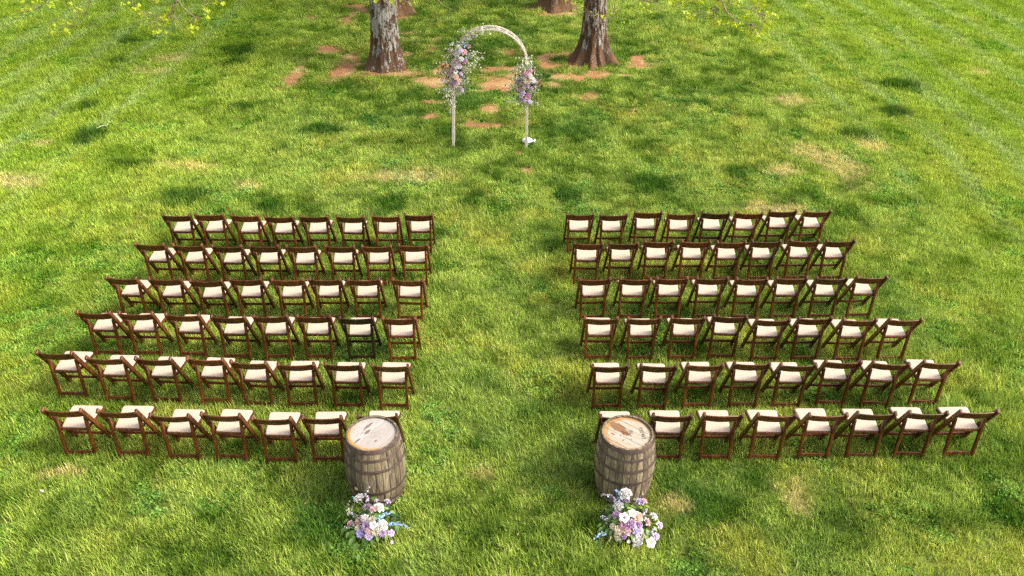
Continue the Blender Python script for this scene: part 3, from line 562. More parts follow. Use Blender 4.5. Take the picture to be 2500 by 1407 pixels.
def mat_hoop():
    mt,nt,b=newmat('rusty_hoop'); tc=N(nt,'ShaderNodeTexCoord'); p=tc.outputs['Object']
    n=noise(nt,p,14,6,.7); c=ramp(nt,n,[(.3,(.035,.024,.020)),(.5,(.085,.052,.040)),(.68,(.135,.088,.068)),(.8,(.22,.15,.11))])
    nt.links.new(c,b.inputs['Base Color']); b.inputs['Roughness'].default_value=.7; b.inputs['Metallic'].default_value=.25
    bump(nt,b,n,.4,.004); return mt
def mat_head(name,seed,wash,tan,ringw,ring,stain,stain_thr,stx,spots=()):
    mt,nt,b=newmat(name); tc=N(nt,'ShaderNodeTexCoord'); oi=N(nt,'ShaderNodeObjectInfo'); p=tc.outputs['Object']
    sx=N(nt,'ShaderNodeSeparateXYZ'); nt.links.new(p,sx.inputs[0])
    ga=noise(nt,p,7,5,.7,(1.2,12,1)); wcol=ramp(nt,ga,[(.3,tuple(q*.62 for q in wash)),(.5,wash),(.7,tuple(min(.9,q*1.25) for q in wash))])
    wcol=mix(nt,mth(nt,'MULTIPLY',oi.outputs['Random'],.5),wcol,tan)
    # ring near the chime where the white wash stops
    rr=mth(nt,'SQRT',mth(nt,'ADD',mth(nt,'MULTIPLY',mth(nt,'ADD',sx.outputs[0],stx[0]),mth(nt,'ADD',sx.outputs[0],stx[0])),mth(nt,'MULTIPLY',mth(nt,'ADD',sx.outputs[1],stx[1]),mth(nt,'ADD',sx.outputs[1],stx[1]))))
    nr=noise(nt,p,9,4,.6); f=ramp(nt,mth(nt,'ADD',rr,mth(nt,'MULTIPLY',mth(nt,'SUBTRACT',nr,.5),.05)),[(ringw,0),(ringw+.012,1)])
    c=mix(nt,f,wcol,ramp(nt,ga,[(.3,tuple(q*.7 for q in ring)),(.7,ring)]))
    ns=noise(nt,p,stain_thr[1],5,.6,(1,2.2,1)); c=mix(nt,ramp(nt,ns,[(stain_thr[0],0),(stain_thr[0]+.05,.85)]),c,stain)
    for cx,cy,sa,sb in spots:
        dx=mth(nt,'DIVIDE',mth(nt,'SUBTRACT',sx.outputs[0],cx),sa); dy=mth(nt,'DIVIDE',mth(nt,'SUBTRACT',sx.outputs[1],cy),sb)
        d=mth(nt,'SQRT',mth(nt,'ADD',mth(nt,'MULTIPLY',dx,dx),mth(nt,'MULTIPLY',dy,dy)))
        d=mth(nt,'ADD',d,mth(nt,'MULTIPLY',mth(nt,'SUBTRACT',noise(nt,p,16,4,.7,(.7,1.6,1)),.5),1.6))
        c=mix(nt,ramp(nt,d,[(.85,.95),(1.0,0)]),c,stain)
    nt.links.new(c,b.inputs['Base Color']); b.inputs['Roughness'].default_value=.7; b.inputs['Specular IOR Level'].default_value=.3
    bump(nt,b,ga,.3,.004); return mt
M['stave']=mat_stave(); M['hoop']=mat_hoop()
M['ink']=mat_plain('black_ink',(.045,.04,.04),.8); M['inkfaint']=mat_plain('faded_ink',(.33,.30,.28),.8)
M['bung']=mat_plain('pale_bung',(.62,.42,.24),.7); M['tag']=mat_plain('white_paper',(.8,.78,.74),.7)
BH=.83; RH=.268; RB=.318
def brad(z):
    u=(z/BH-.5)*2; return RB-(RB-RH)*u*u
NS=27
def stave_mesh(dr,frac):
    V=[];F=[];nz=12; a=math.pi/NS*frac
    for i in range(nz+1):
        z=BH*i/nz; r=brad(z)+dr
        for t,rr in ((-a,r-.016),(-a,r-.003),(-a*.82,r),(0,r+.0015),(a*.82,r),(a,r-.003),(a,r-.016)): V.append((rr*math.cos(t),rr*math.sin(t),z))
    for i in range(nz):
        for k in range(7):
            j=(k+1)%7; F.append((i*7+k,i*7+j,(i+1)*7+j,(i+1)*7+k))
    F.append(tuple(range(6,-1,-1))); F.append(tuple(range(nz*7,nz*7+7)))
    return mesh('stave',(V,F),M['stave'])
def hoop_mesh(z0,z1,th=.0035):
    n=72; V=[];F=[]; 
    prof=[(z0,.0015),(z0,th),(z0+.002,th+.0012),(z1-.002,th+.0012),(z1,th),(z1,.0015)]
    for k in range(n):
        a=2*math.pi*k/n
        for z,o in prof: 
            r=brad(z)+.0015+o; V.append((r*math.cos(a),r*math.sin(a),z))
    for k in range(n):
        j=(k+1)%n
        for i in range(6):
            q_=(i+1)%6; F.append((k*6+i,j*6+i,j*6+q_,k*6+q_))
    return mesh('hoop',(V,F),M['hoop'],30)
def head_planks(bar_root,ang,nb,mat,z,seed):
    rg=random.Random(seed); R0=RH-.012; w=2*R0/nb; ca,sa=math.cos(ang),math.sin(ang)
    for k in range(nb):
        y0=-R0+k*w+.0012; y1=-R0+(k+1)*w-.0012; top=[]; n=8
        ys_=[y0+(y1-y0)*i/n for i in range(n+1)]
        out=[(math.sqrt(max(0,R0*R0-y*y)),y) for y in ys_]+[(-math.sqrt(max(0,R0*R0-y*y)),y) for y in ys_[::-1]]
        m_=len(out); dz=rg.uniform(-.0015,.0015)
        V=[(x,y,-.018) for x,y in out]+[(x,y,-.0015+dz) for x,y in out]+[(x*.994,(y-(y0+y1)/2)*.965+(y0+y1)/2,dz) for x,y in out]
        F=[(i,(i+1)%m_,m_+(i+1)%m_,m_+i) for i in range(m_)]+[(m_+i,m_+(i+1)%m_,2*m_+(i+1)%m_,2*m_+i) for i in range(m_)]+[tuple(range(2*m_,3*m_)),tuple(range(m_-1,-1,-1))]
        obj('plank',mesh('plank',(V,F),mat),bar_root,(0,0,z),(0,0,ang))
def barrel(loc,rz,label,hoops,headmat,ang,nb,seed):
    r=empty('barrel',loc,0); tag(r,label,'barrel','whiskey barrels at the aisle entrance'); rg=random.Random(seed)
    sts=[stave_mesh(rg.uniform(-.001,.0008),rg.uniform(.93,.96)) for _ in range(4)]
    for k in range(NS):
        obj('stave',sts[rg.randrange(4)],r,(0,0,0),(0,0,rz+2*math.pi*k/NS))
    for z0,z1 in hoops: 
        h=obj('hoop',hoop_mesh(z0,z1),r,(0,0,0),(rg.uniform(-.006,.006),rg.uniform(-.006,.006),rz))
    head_planks(r,ang,nb,headmat,BH-.022,seed)
    # rivets on the hoops
    rv=mesh('rivet',tube([(0,0,0),(.003,0,0),(.0045,0,0)],[.006,.0055,.002],8),M['hoop'])
    for z0,z1 in hoops[2:]:
        a=rz-1.9+rg.uniform(-.3,.3)
        for q_ in (0,.06):
            rr=brad((z0+z1)/2)+.006; obj('rivet',rv,r,(rr*math.cos(a+q_),rr*math.sin(a+q_),(z0+z1)/2),(0,0,a+q_))
    return r
hd1=mat_head('head_whitewashed',1,(.37,.335,.305),(.27,.23,.20),.236,(.62,.25,.04),(.16,.105,.085),(.64,5),(-.030,-.008),((.08,.122,.085,.018),(.0,.068,.045,.022),(-.17,.068,.06,.012),(-.06,-.09,.02,.01)))
hd2=mat_head('head_tan',2,(.38,.32,.255),(.34,.23,.13),.212,(.42,.23,.09),(.20,.095,.042),(.62,6),(-.012,-.006),((-.135,.02,.11,.060),(-.03,-.01,.07,.030),(-.12,-.10,.03,.012)))
hz=[(0.002,.045),(.10,.135),(.25,.285),(.55,.585),(.69,.722),(.780,.8295)]
B1=barrel((-1.425,6.595,GZ),.1,'weathered barrel with whitewashed top and orange rim, left of the aisle',hz,hd1,R(58),7,3)
hz2=[(0.002,.045),(.10,.135),(.37,.405),(.545,.58),(.675,.708),(.780,.8295)]
B2=barrel((1.222,6.655,GZ),.45,'weathered barrel with tan marked top lettered in black, right of the aisle',hz2,hd2,R(-38),8,8)
# bung and markings
bz=.30; rr=brad(bz)+.004; a=R(-122)
obj('bung',mesh('bung',tube([(0,0,0),(.004,0,0),(.006,0,0)],[.020,.020,.015],20),M['bung']),B1,(rr*math.cos(a),rr*math.sin(a),bz),(0,0,a))
bz=.33; rr=brad(bz)+.002; a=R(-38)
obj('bung',mesh('bung',tube([(0,0,0),(.004,0,0),(.005,0,0)],[.020,.020,.016],20),M['stave']),B2,(rr*math.cos(a),rr*math.sin(a),bz),(0,0,a))
def stroke(mb,pts,wd,z=0):
    for (x0,y0),(x1,y1) in zip(pts[:-1],pts[1:]):
        d=Vector((x1-x0,y1-y0)); L=max(d.length,1e-6); d/=L; n=Vector((-d.y,d.x))*wd/2; e=d*wd*.4
        P=[(x0-e.x+n.x,y0-e.y+n.y),(x0-e.x-n.x,y0-e.y-n.y),(x1+e.x-n.x,y1+e.y-n.y),(x1+e.x+n.x,y1+e.y+n.y)]
        k=len(mb.v); mb.v+=[(p[0],p[1],z) for p in P]+[(p[0],p[1],z+.0006) for p in P]
        mb.f+=[(k+4,k+5,k+6,k+7),(k,k+4,k+7,k+3),(k+1,k+2,k+6,k+5),(k,k+1,k+5,k+4),(k+3,k+7,k+6,k+2)]; mb.m+=[0]*5
GL={'R':[[(0,0),(0,1)],[(-.08,1),(.4,1.0),(.55,.75),(.35,.52),(0,.5)],[(.2,.5),(.62,0)]],
 '9':[[(.5,.62),(.3,.5),(.05,.65),(.08,.9),(.32,1),(.52,.85),(.5,.5),(.42,0)]],
 '2':[[(.02,.8),(.2,1),(.48,.9),(.45,.6),(.0,.02),(.55,.04)]],
 '0':[[(.27,1),(.02,.7),(.04,.25),(.27,0),(.5,.28),(.5,.72),(.27,1)]]}
mb=MB(); pen=0
for chh in 'R92902':
    for st in GL[chh]: stroke(mb,[(pen+x*.030+ (y*.002),y*.034) for x,y in st],.0042,mb and 0)
    pen+=.0305
lt=obj('lettering',mesh('lettering',mb.out()[:2],M['ink']),B2,(.128,.092,BH-.0195),(0,0,R(-84)))
rg=random.Random(31); mb=MB()
for row_ in range(5):
    x=-.05+rg.uniform(0,.02); y=.045-row_*.024; n_=rg.randint(4,6)
    for c in range(n_):
        hgt=rg.uniform(.010,.014)
        if rg.random()<.85:
            x0=x+c*.015; stroke(mb,[(x0,y),(x0,y+hgt)],.0035,0); stroke(mb,[(x0,y+hgt*rg.choice([0,.5,1])),(x0+.008,y+hgt*rg.choice([0,.5,1]))],.003,.0007)
obj('stencil_marks',mesh('stencil_marks',mb.out()[:2],M['ink']),B2,(.0,-.005,BH-.0195),(0,0,R(-84)))
for (x,y,s) in ((-.075,-.03,.006),(-.055,-.10,.008),(.03,-.085,.006),(-.12,-.13,.005),(-.10,-.155,.004),(.0,-.16,.004)):
    obj('knot_mark',mesh('knot_mark',tube([(0,0,0),(0,0,.0006)],[s,s*.8],9),M['ink']),B2,(x,y,BH-.0195))
mb=MB()
for row_ in range(6):
    x=-.055+rg.uniform(0,.03); y=.05-row_*.020
    for c in range(rg.randint(3,6)): stroke(mb,[(x+c*.016,y),(x+c*.016+.010,y+rg.uniform(-.001,.001))],.0022,0)
obj('stencil_marks',mesh('stencil_marks',mb.out()[:2],M['inkfaint']),B1,(.02,.0,BH-.0195),(0,0,R(-8)))
obj('paper_tag',mesh('paper_tag',bar((-.014,0,0),(.014,0,0),.020,.001,(0,1,0),.0003),M['tag']),B2,(.205,-.018,BH-.019),(0,0,.3))

# ------------------------------------------------------------------ flowers
FC={'white':(.70,.68,.65),'cream':(.62,.56,.41),'lilac':(.66,.55,.76),'purple':(.44,.30,.47),'mauve':(.62,.43,.43),'pink':(.74,.44,.50),'magenta':(.50,.26,.38),'blue':(.32,.48,.80),'peach':(.72,.52,.40),'violet':(.50,.42,.74),'yellow':(.80,.50,.05),'dark':(.03,.03,.06),'sage':(.35,.42,.12)}
FM={k:mat_plain('petal_'+k,v,.55,0,.18,60,0,.22) for k,v in FC.items()}
for k,v in list(FC.items()):
    q_=.62 if k not in ('white','cream') else .86
    FM['deep_'+k]=mat_plain('petal_heart_'+k,(v[0]*q_,v[1]*q_*.9,v[2]*q_*.85),.6,0,.1,60)
M['leaf']=mat_plain('leaf_green',(.10,.20,.035),.45,0,.35,25,0,.25); M['leaf2']=mat_plain('leaf_pale',(.22,.33,.08),.5,0,.3,25,0,.3); M['stem']=mat_plain('stem_green',(.16,.26,.06),.6)
M['leafdk']=mat_plain('leaf_dark',(.045,.085,.03),.5,0,.4,25,0,.2)
def petal(w,h,open_,cup,az,base_r,z0=0,n=3):
    """open_: 0 upright .. 1.57 flat; returns grid patch"""
    V=[];F=[]
    for i in range(n+1):
        t=i/n; ang=open_*(0.35+.75*t); 
        for j in range(n+1):
            u=-1+2*j/n; ww=w/2*math.sin(math.pi*(.16+.70*t))*1.05
            rr=base_r+h*t*math.sin(ang)-cup*h*(u*u)*.25*math.cos(ang); zz=z0+h*t*math.cos(ang)+cup*h*(u*u)*.28*math.sin(ang)
            x=rr; y=u*ww; V.append((x*math.cos(az)-y*math.sin(az),x*math.sin(az)+y*math.cos(az),zz))
    m_=n+1
    for i in range(n):
        for j in range(n): a=i*m_+j; F.append((a,a+1,a+m_+1,a+m_))
    return V,F
def rose_mesh(col,seed,style):
    rg=random.Random(seed); mb=MB()
    L=[(6,.62,.95,1.25),(5,.50,.85,.95),(5,.40,.78,.65),(4,.28,.70,.38),(3,.18,.62,.15)] if style=='rose' else [(7,.60,.98,1.35),(6,.5,.92,1.05),(6,.42,.85,.8),(5,.34,.8,.5),(4,.22,.75,.2)]
    for li,(n,w,h,op) in enumerate(L):
        for k in range(n):
            mb.add(petal(w*1.5+rg.uniform(-.05,.05),h*rg.uniform(.92,1.05),op+rg.uniform(-.1,.1),.8,2*math.pi*(k+li*.37)/n+rg.uniform(-.15,.15),.05,-.35+.02*li))
    mb.add(tube([(0,0,-.42),(0,0,-.3),(0,0,-.05),(0,0,.22),(0,0,.34)],[.2,.42,.50,.34,.10],10),2)
    mb.add(tube([(0,0,-.6),(0,0,-.3)],[.06,.16],6),1)
    return mesh(style,mb.out(),[FM[col],M['stem'],FM['deep_'+col]],True)
def dahlia_mesh(col,seed):
    rg=random.Random(seed); mb=MB()
    for li,(n,h,op) in enumerate([(13,1.0,1.45),(12,.9,1.15),(10,.75,.85),(8,.55,.5),(5,.4,.2)]):
        for k in range(n): mb.add(petal(.24,h*rg.uniform(.85,1.1),op+rg.uniform(-.12,.12),.5,2*math.pi*(k+.5*li)/n,.04,-.2,2))
    mb.add(tube([(0,0,-.6),(0,0,-.15)],[.06,.14],6),1)
    return mesh('dahlia',mb.out(),[FM[col],M['stem']],True)
def anemone_mesh(cen,seed):
    rg=random.Random(seed); mb=MB()
    for li,(n,h) in enumerate([(5,1.0),(4,.88)]):
        for k in range(n): mb.add(petal(.95,h*rg.uniform(.92,1.05),1.15+rg.uniform(-.1,.12)-.12*li,.35,2*math.pi*(k+.5*li)/n,.03,-.1+.03*li))
    mb.add(tube([(0,0,-.05),(0,0,.12),(0,0,.2)],[.22,.2,.06],10),1)
    for k in range(14): a=k*.449; mb.add(tube([(.2*math.cos(a),.2*math.sin(a),.05),(.36*math.cos(a),.36*math.sin(a),.16)],[.015,.035],4),1)
    mb.add(tube([(0,0,-.6),(0,0,-.05)],[.05,.08],6),2)
    return mesh('anemone',mb.out(),[FM['white'],FM[{'white':'cream','dark':'dark','yellow':'yellow'}[cen]],M['stem']],True)
_fc={}
def bloom_me(k,col,v):
    key=(k,col,v)
    if key not in _fc:
        if k in('rose','peony'): _fc[key]=rose_mesh(col,hash_(key),k)
        elif k=='dahlia': _fc[key]=dahlia_mesh(col,hash_(key))
        else: _fc[key]=anemone_mesh(col,hash_(key))
    return _fc[key]
def hash_(k): return sum(ord(c)*(i+1) for i,c in enumerate(str(k)))
def place_blooms(root,T,rg,center):
    o0=Vector(root.location)
    for e in T:
        k,col=e[0],e[1]; P=Vector(e[2:5]); n=Vector(e[5:8]); sc=e[8]
        if k=='spike':
            Q=Vector(e[9:12]); mb=MB(); d=Q-P; L=d.length; side=d.cross(Vector((0,0,1))).normalized(); up=side.cross(d).normalized()
            sag=Vector((0,0,-.10*L)); pts=[P-o0+d*t+up*.12*L*math.sin(math.pi*t) for t in (0,.25,.5,.75,1)]
            mb.add(tube(pts,[.003,.0025,.002,.002,.0012],5),1)
            nf=max(10,int(L/.0062))
            for q_ in range(nf):
                t=q_/nf; i=min(3,int(t*4)); c=pts[i]+(pts[i+1]-pts[i])*(t*4-i); a=rg.uniform(0,6.28); rad=sc*(1.05-.65*t); c=c+(side*math.cos(a)+up*math.sin(a))*rad*.75; s=sc*.62*(1-.5*t)
                fn=(side*math.cos(a)+up*math.sin(a)+Vector((0,0,.5))).normalized(); qt=fn.to_track_quat('Z','Y').to_matrix()
                for pk in range(5):
                    V,F=petal(.8*s,s,1.2,.3,pk*1.257+rg.uniform(-.2,.2),0,0,1); mb.add(([c+qt@Vector(v) for v in V],F),0)
            obj('flower_spike',mesh('flower_spike',mb.out(),[FM[col],M['stem']]),root); continue
        me_=bloom_me(k,col,rg.randrange(2)); n=(n+Vector([rg.uniform(-.22,.22) for _ in range(3)])+Vector((0,-.25,.35))).normalized()
        q_=n.to_track_quat('Z','Y').to_euler(); o=obj(k,me_,root,P-o0-n*sc*.25,(q_.x,q_.y,q_.z),sc*(1.18 if root.name.startswith('flower_arr') else 1.38))
leafA=[mesh('leaf',leafshape(1,.62),M['leaf'],True),mesh('leaf',leafshape(1,.55),M['leaf2'],True)]
def arrangement(loc,T,LV,label,seed):
    rg=random.Random(seed); root=empty('flower_arrangement',loc); tag(root,label,'flowers','aisle flower arrangements'); o0=Vector(loc)
    place_blooms(root,T,rg,o0)
    mb=MB()
    for e in T:
        P=Vector(e[2:5])-o0; b=Vector((P.x*.12,P.y*.12+.02,.02)); mid=(P+b)/2+Vector((0,0,.04)); mb.add(tube(smooth_path([b,mid,P*0.97],3),.0028,5))
    s=obj('stems',mesh('stems',mb.out()[:2],M['stem']),root); s['kind']='stuff'
    for x,y,z,nx_,ny_,nz_,sc in LV:
        P=Vector((x,y,z))-o0; n=Vector((nx_,ny_,nz_+.3)).normalized(); d=Vector((P.x,P.y-.0,0)).normalized()+Vector([rg.uniform(-.5,.5) for _ in range(3)])*.5
        d=(d-n*d.dot(n)).normalized(); xx=d.cross(n).normalized(); mt_=Matrix((xx,d,xx.cross(d))).transposed(); e_=mt_.to_euler()
        obj('leaf',leafA[rg.random()<.5],root,P-d*sc*1.0,tuple(e_),sc*2.1)
    # filler foliage inside the mound, thin leaves
    V=[];F=[]
    for k in range(190):
        a=rg.uniform(0,6.28); rr=.235*math.sqrt(rg.random()); h=.22*(1-(rr/.26)**2)*rg.uniform(.3,.95)+.01; c=Vector((rr*math.cos(a),rr*math.sin(a)*1.0,h)); 
        m3=Matrix.Rotation(a-1.57+rg.uniform(-.7,.7),3,'Z')@Matrix.Rotation(rg.uniform(-.3,1.1),3,'X'); lv,lf=leafshape(rg.uniform(.035,.075),rg.uniform(.018,.036),.25,3); n0=len(V)
        V+=[c+m3@Vector(v) for v in lv]; F+=[tuple(i+n0 for i in f) for f in lf]
    f=obj('foliage',mesh('foliage',(V,F),M['leafdk'],True),root); f['kind']='stuff'
    return root
arrangement((-1.36,6.08,GZ),[["peony","white",-1.542,6.15,0.314,-0.45,0.25,0.86,0.0518],["spike","lilac",-1.448,6.15,0.265,-0.23,0.27,0.93,0.0219,-1.41,6.15,0.476],["dahlia","purple",-1.462,6.096,0.244,-0.41,0.15,0.9,0.0382],["peony","white",-1.319,6.069,0.266,0.17,0.06,0.98,0.0488],["rose","mauve",-1.379,6.039,0.269,-0.08,-0.04,1.0,0.0379],["rose","lilac",-1.258,6.255,0.157,0.41,0.67,0.61,0.0374],["rose","lilac",-1.367,6.19,0.235,-0.03,0.47,0.88,0.0247],["spike","cream",-1.658,6.123,0.1,-0.64,0.16,0.75,0.0208,-1.631,6.15,0.267],["spike","lilac",-1.553,6.007,0.175,-0.75,-0.13,0.65,0.0205,-1.666,6.132,0.1],["peony","white",-1.453,5.943,0.231,-0.38,-0.35,0.86,0.0392],["rose","mauve",-1.527,5.948,0.182,-0.66,-0.33,0.68,0.0394],["rose","pink",-1.624,6.004,0.1,-0.6,-0.11,0.79,0.0303],["dahlia","cream",-1.377,5.922,0.241,-0.07,-0.43,0.9,0.0377],["dahlia","purple",-1.437,5.873,0.196,-0.32,-0.59,0.75,0.0539],["rose","cream",-1.524,5.891,0.148,-0.65,-0.51,0.57,0.0339],["anemone","white",-1.357,5.87,0.21,0.01,-0.6,0.8,0.0376],["peony","white",-1.269,5.883,0.197,0.37,-0.55,0.75,0.0564],["rose","violet",-1.495,5.838,0.12,-0.54,-0.69,0.49,0.0447],["rose","mauve",-1.401,5.831,0.17,-0.17,-0.73,0.66,0.0376],["rose","lilac",-1.401,5.799,0.128,-0.17,-0.83,0.53,0.039],["dahlia","cream",-1.333,5.824,0.165,0.11,-0.75,0.65,0.0403],["dahlia","purple",-1.262,5.834,0.147,0.4,-0.71,0.58,0.0417],["rose","lilac",-1.181,5.868,0.101,0.7,-0.58,0.42,0.0351],["spike","blue",-1.322,5.924,0.239,0.15,-0.42,0.89,0.0229,-1.19,6.044,0.203],["spike","blue",-1.205,5.927,0.183,0.62,-0.39,0.68,0.0229,-1.007,5.938,0.1],["spike","blue",-1.574,6.15,0.277,-0.51,0.24,0.83,0.0137,-1.6,6.15,0.323],["rose","lilac",-1.161,5.754,0.1,0.4,-0.59,0.7,0.0161],["spike","cream",-1.632,6.15,0.137,-0.6,0.22,0.77,0.0166,-1.572,6.15,0.222],["rose","pink",-1.486,5.976,0.225,-0.5,-0.24,0.83,0.019],["rose","cream",-1.574,5.95,0.123,-0.82,-0.31,0.47,0.0191],["spike","lilac",-1.665,5.936,0.1,-0.64,-0.24,0.73,0.0137,-1.571,5.918,0.103]],[[-1.716,6.15,0.229,-0.7,0.2,0.69,0.0303],[-1.748,6.073,0.1,-0.74,0.04,0.67,0.036],[-1.67,5.894,0.1,-0.63,-0.32,0.71,0.041],[-1.574,5.854,0.1,-0.47,-0.43,0.77,0.0462],[-1.57,5.756,0.1,-0.42,-0.58,0.7,0.0405],[-1.509,5.693,0.1,-0.29,-0.68,0.67,0.0429],[-1.462,5.56,0.1,-0.17,-0.8,0.57,0.0345],[-1.509,5.575,0.1,-0.24,-0.78,0.58,0.0239],[-1.666,6.02,0.1,-0.66,-0.06,0.75,0.0386],[-1.636,5.919,0.1,-0.59,-0.28,0.75,0.0355],[-1.383,6.15,0.299,-0.06,0.27,0.96,0.0436],[-1.188,6.092,0.16,0.66,0.13,0.74,0.0355],[-1.135,5.953,0.071,0.85,-0.3,0.43,0.0409],[-1.425,5.783,0.053,-0.27,-0.88,0.4,0.0352],[-1.36,5.78,0.067,0.0,-0.89,0.45,0.0324],[-1.533,6.15,0.223,-0.43,0.25,0.87,0.0357],[-1.407,6.013,0.223,-0.19,-0.12,0.97,0.0353],[-1.338,5.982,0.221,0.09,-0.22,0.97,0.0352],[-1.253,6.105,0.201,0.42,0.18,0.89,0.0328],[-1.55,5.789,0.1,-0.4,-0.55,0.74,0.0379],[-1.452,5.802,0.069,-0.37,-0.81,0.45,0.0325],[-1.226,5.838,0.086,0.53,-0.68,0.5,0.0324],[-1.678,6.15,0.146,-0.66,0.21,0.72,0.0305],[-1.438,5.647,0.1,-0.15,-0.75,0.65,0.024],[-1.31,5.8,0.091,0.2,-0.82,0.53,0.027],[-1.617,5.845,0.1,-0.54,-0.43,0.73,0.0353],[-1.769,6.01,0.1,-0.76,-0.07,0.65,0.0248]],'lilac, white and blue flower arrangement on grass before the left barrel',4)
arrangement((1.19,6.13,GZ),[["peony","white",1.184,6.2,0.373,-0.02,0.27,0.96,0.061],["spike","blue",1.126,6.247,0.221,-0.26,0.49,0.83,0.022,1.07,6.2,0.413],["spike","lilac",1.091,6.258,0.2,-0.4,0.52,0.76,0.0248,0.932,6.2,0.332],["rose","purple",1.204,6.246,0.232,0.06,0.49,0.87,0.0399],["peony","white",1.11,6.143,0.253,-0.32,0.14,0.94,0.0517],["rose","purple",1.078,6.034,0.235,-0.45,-0.22,0.86,0.0419],["anemone","dark",1.157,5.982,0.243,-0.14,-0.39,0.91,0.0498],["anemone","yellow",1.244,6.027,0.255,0.22,-0.24,0.94,0.0419],["rose","peach",1.312,6.01,0.222,0.49,-0.29,0.82,0.0555],["rose","violet",1.349,6.2,0.256,0.4,0.25,0.88,0.0384],["rose","pink",1.388,6.2,0.261,0.48,0.24,0.84,0.0302],["peony","white",1.502,6.148,0.1,0.66,0.1,0.74,0.0388],["rose","lilac",1.541,6.02,0.1,0.7,-0.16,0.7,0.0357],["rose","mauve",1.422,6.054,0.116,0.88,-0.14,0.45,0.0439],["spike","lilac",1.362,6.049,0.196,0.68,-0.16,0.72,0.0191,1.426,6.2,0.136],["spike","lilac",1.457,6.156,0.1,0.6,0.13,0.79,0.0166,1.498,6.07,0.1],["rose","purple",1.232,5.93,0.213,0.17,-0.56,0.81,0.0444],["rose","purple",1.321,5.952,0.186,0.52,-0.48,0.7,0.0338],["dahlia","magenta",1.146,5.919,0.204,-0.18,-0.6,0.78,0.0403],["spike","lilac",0.997,6.009,0.158,-0.75,-0.29,0.59,0.0244,0.94,6.132,0.079],["peony","cream",1.038,5.941,0.16,-0.6,-0.51,0.61,0.0297],["rose","cream",1.101,5.891,0.161,-0.36,-0.69,0.63,0.0484],["rose","mauve",1.18,5.872,0.165,-0.04,-0.76,0.65,0.043],["rose","violet",1.281,5.885,0.153,0.37,-0.71,0.6,0.0378],["peony","white",1.33,5.911,0.143,0.56,-0.61,0.56,0.0284],["spike","violet",1.418,5.909,0.1,0.5,-0.42,0.76,0.0231,1.484,5.968,0.1],["rose","lilac",1.484,5.872,0.1,0.58,-0.45,0.69,0.0353],["peony","white",1.301,5.842,0.061,0.45,-0.84,0.3,0.0583],["anemone","yellow",1.415,5.789,0.1,0.43,-0.6,0.67,0.0486],["rose","purple",1.151,5.845,0.122,-0.16,-0.85,0.5,0.0283],["rose","cream",1.084,5.856,0.098,-0.43,-0.8,0.42,0.0351],["rose","cream",1.36,5.897,0.085,0.67,-0.65,0.37,0.0299],["anemone","yellow",1.197,5.82,0.076,0.03,-0.93,0.35,0.0175],["spike","blue",0.957,5.907,0.1,-0.5,-0.42,0.76,0.023,0.839,5.823,0.1],["spike","cream",1.36,6.2,0.349,0.42,0.25,0.87,0.0109,1.361,6.2,0.403],["spike","cream",1.024,5.881,0.06,-0.65,-0.7,0.29,0.0135,1.0,5.788,0.1],["rose","lilac",1.262,5.92,0.196,0.29,-0.59,0.75,0.0216]],[[1.01,6.155,0.15,-0.69,0.17,0.7,0.0411],[1.059,6.144,0.19,-0.51,0.14,0.85,0.041],[1.02,6.058,0.162,-0.66,-0.13,0.74,0.0408],[1.068,5.993,0.177,-0.48,-0.34,0.81,0.0379],[0.925,5.956,0.1,-0.57,-0.31,0.76,0.0325],[0.918,6.007,0.1,-0.6,-0.21,0.77,0.0299],[0.991,5.953,0.075,-0.77,-0.46,0.45,0.0353],[1.214,6.177,0.219,0.09,0.25,0.96,0.0438],[1.28,6.168,0.206,0.35,0.22,0.91,0.0412],[1.402,5.914,0.1,0.47,-0.41,0.78,0.0408],[0.872,5.786,0.1,-0.56,-0.55,0.62,0.0268],[0.91,5.746,0.1,-0.49,-0.62,0.61,0.0214],[1.432,6.2,0.168,0.55,0.23,0.8,0.0332],[1.231,6.122,0.226,0.16,0.07,0.98,0.0355],[1.138,6.113,0.224,-0.2,0.04,0.98,0.0327],[1.484,5.968,0.1,0.62,-0.28,0.74,0.0328],[1.238,5.86,0.106,0.19,-0.79,0.58,0.0324],[1.026,5.92,0.09,-0.64,-0.57,0.51,0.0352],[1.123,5.842,0.069,-0.27,-0.85,0.45,0.0297],[1.378,5.851,0.1,0.4,-0.53,0.75,0.0298],[1.379,6.2,0.145,0.46,0.24,0.85,0.036],[1.249,6.25,0.183,0.23,0.49,0.84,0.0304],[0.964,6.01,0.072,-0.86,-0.27,0.43,0.0328],[1.288,6.2,0.274,0.26,0.27,0.93,0.0274],[1.527,6.088,0.1,0.69,-0.03,0.72,0.0276]],'white, purple and mauve flower arrangement on grass before the right barrel',6)

# ------------------------------------------------------------------ arch
M['arch']=mat_plain('whitewashed_wood',(.52,.455,.38),.75,0,.22,14,.3)
M['arch2']=mat_plain('bare_vine',(.45,.36,.28),.8,0,.3,20,.3)
M['cloth']=mat_plain('white_cloth',(.85,.85,.88),.8,0,.08,12,.3)
AX0,AX1,AY0,AY1,AZS=-1.222,.252,16.04,16.30,1.60
arch=empty('wedding_arch',((AX0+AX1)/2,(AY0+AY1)/2,GZ)); tag(arch,'slim whitewashed wooden round-topped arch standing alone before the trees','arch'); a0=Vector(arch.location)
for x in (AX0,AX1):
    for y in (AY0,AY1):
        obj('post',mesh('post',bar(Vector((x,y,GZ-.02))-a0,Vector((x+(.03 if x<0 else -.004),y,AZS))-a0,.052 if y==AY0 else .04,.034,(1,0,0),.004),M['arch']),arch)
cxa=(AX0+AX1)/2; RA=(AX1-AX0)/2
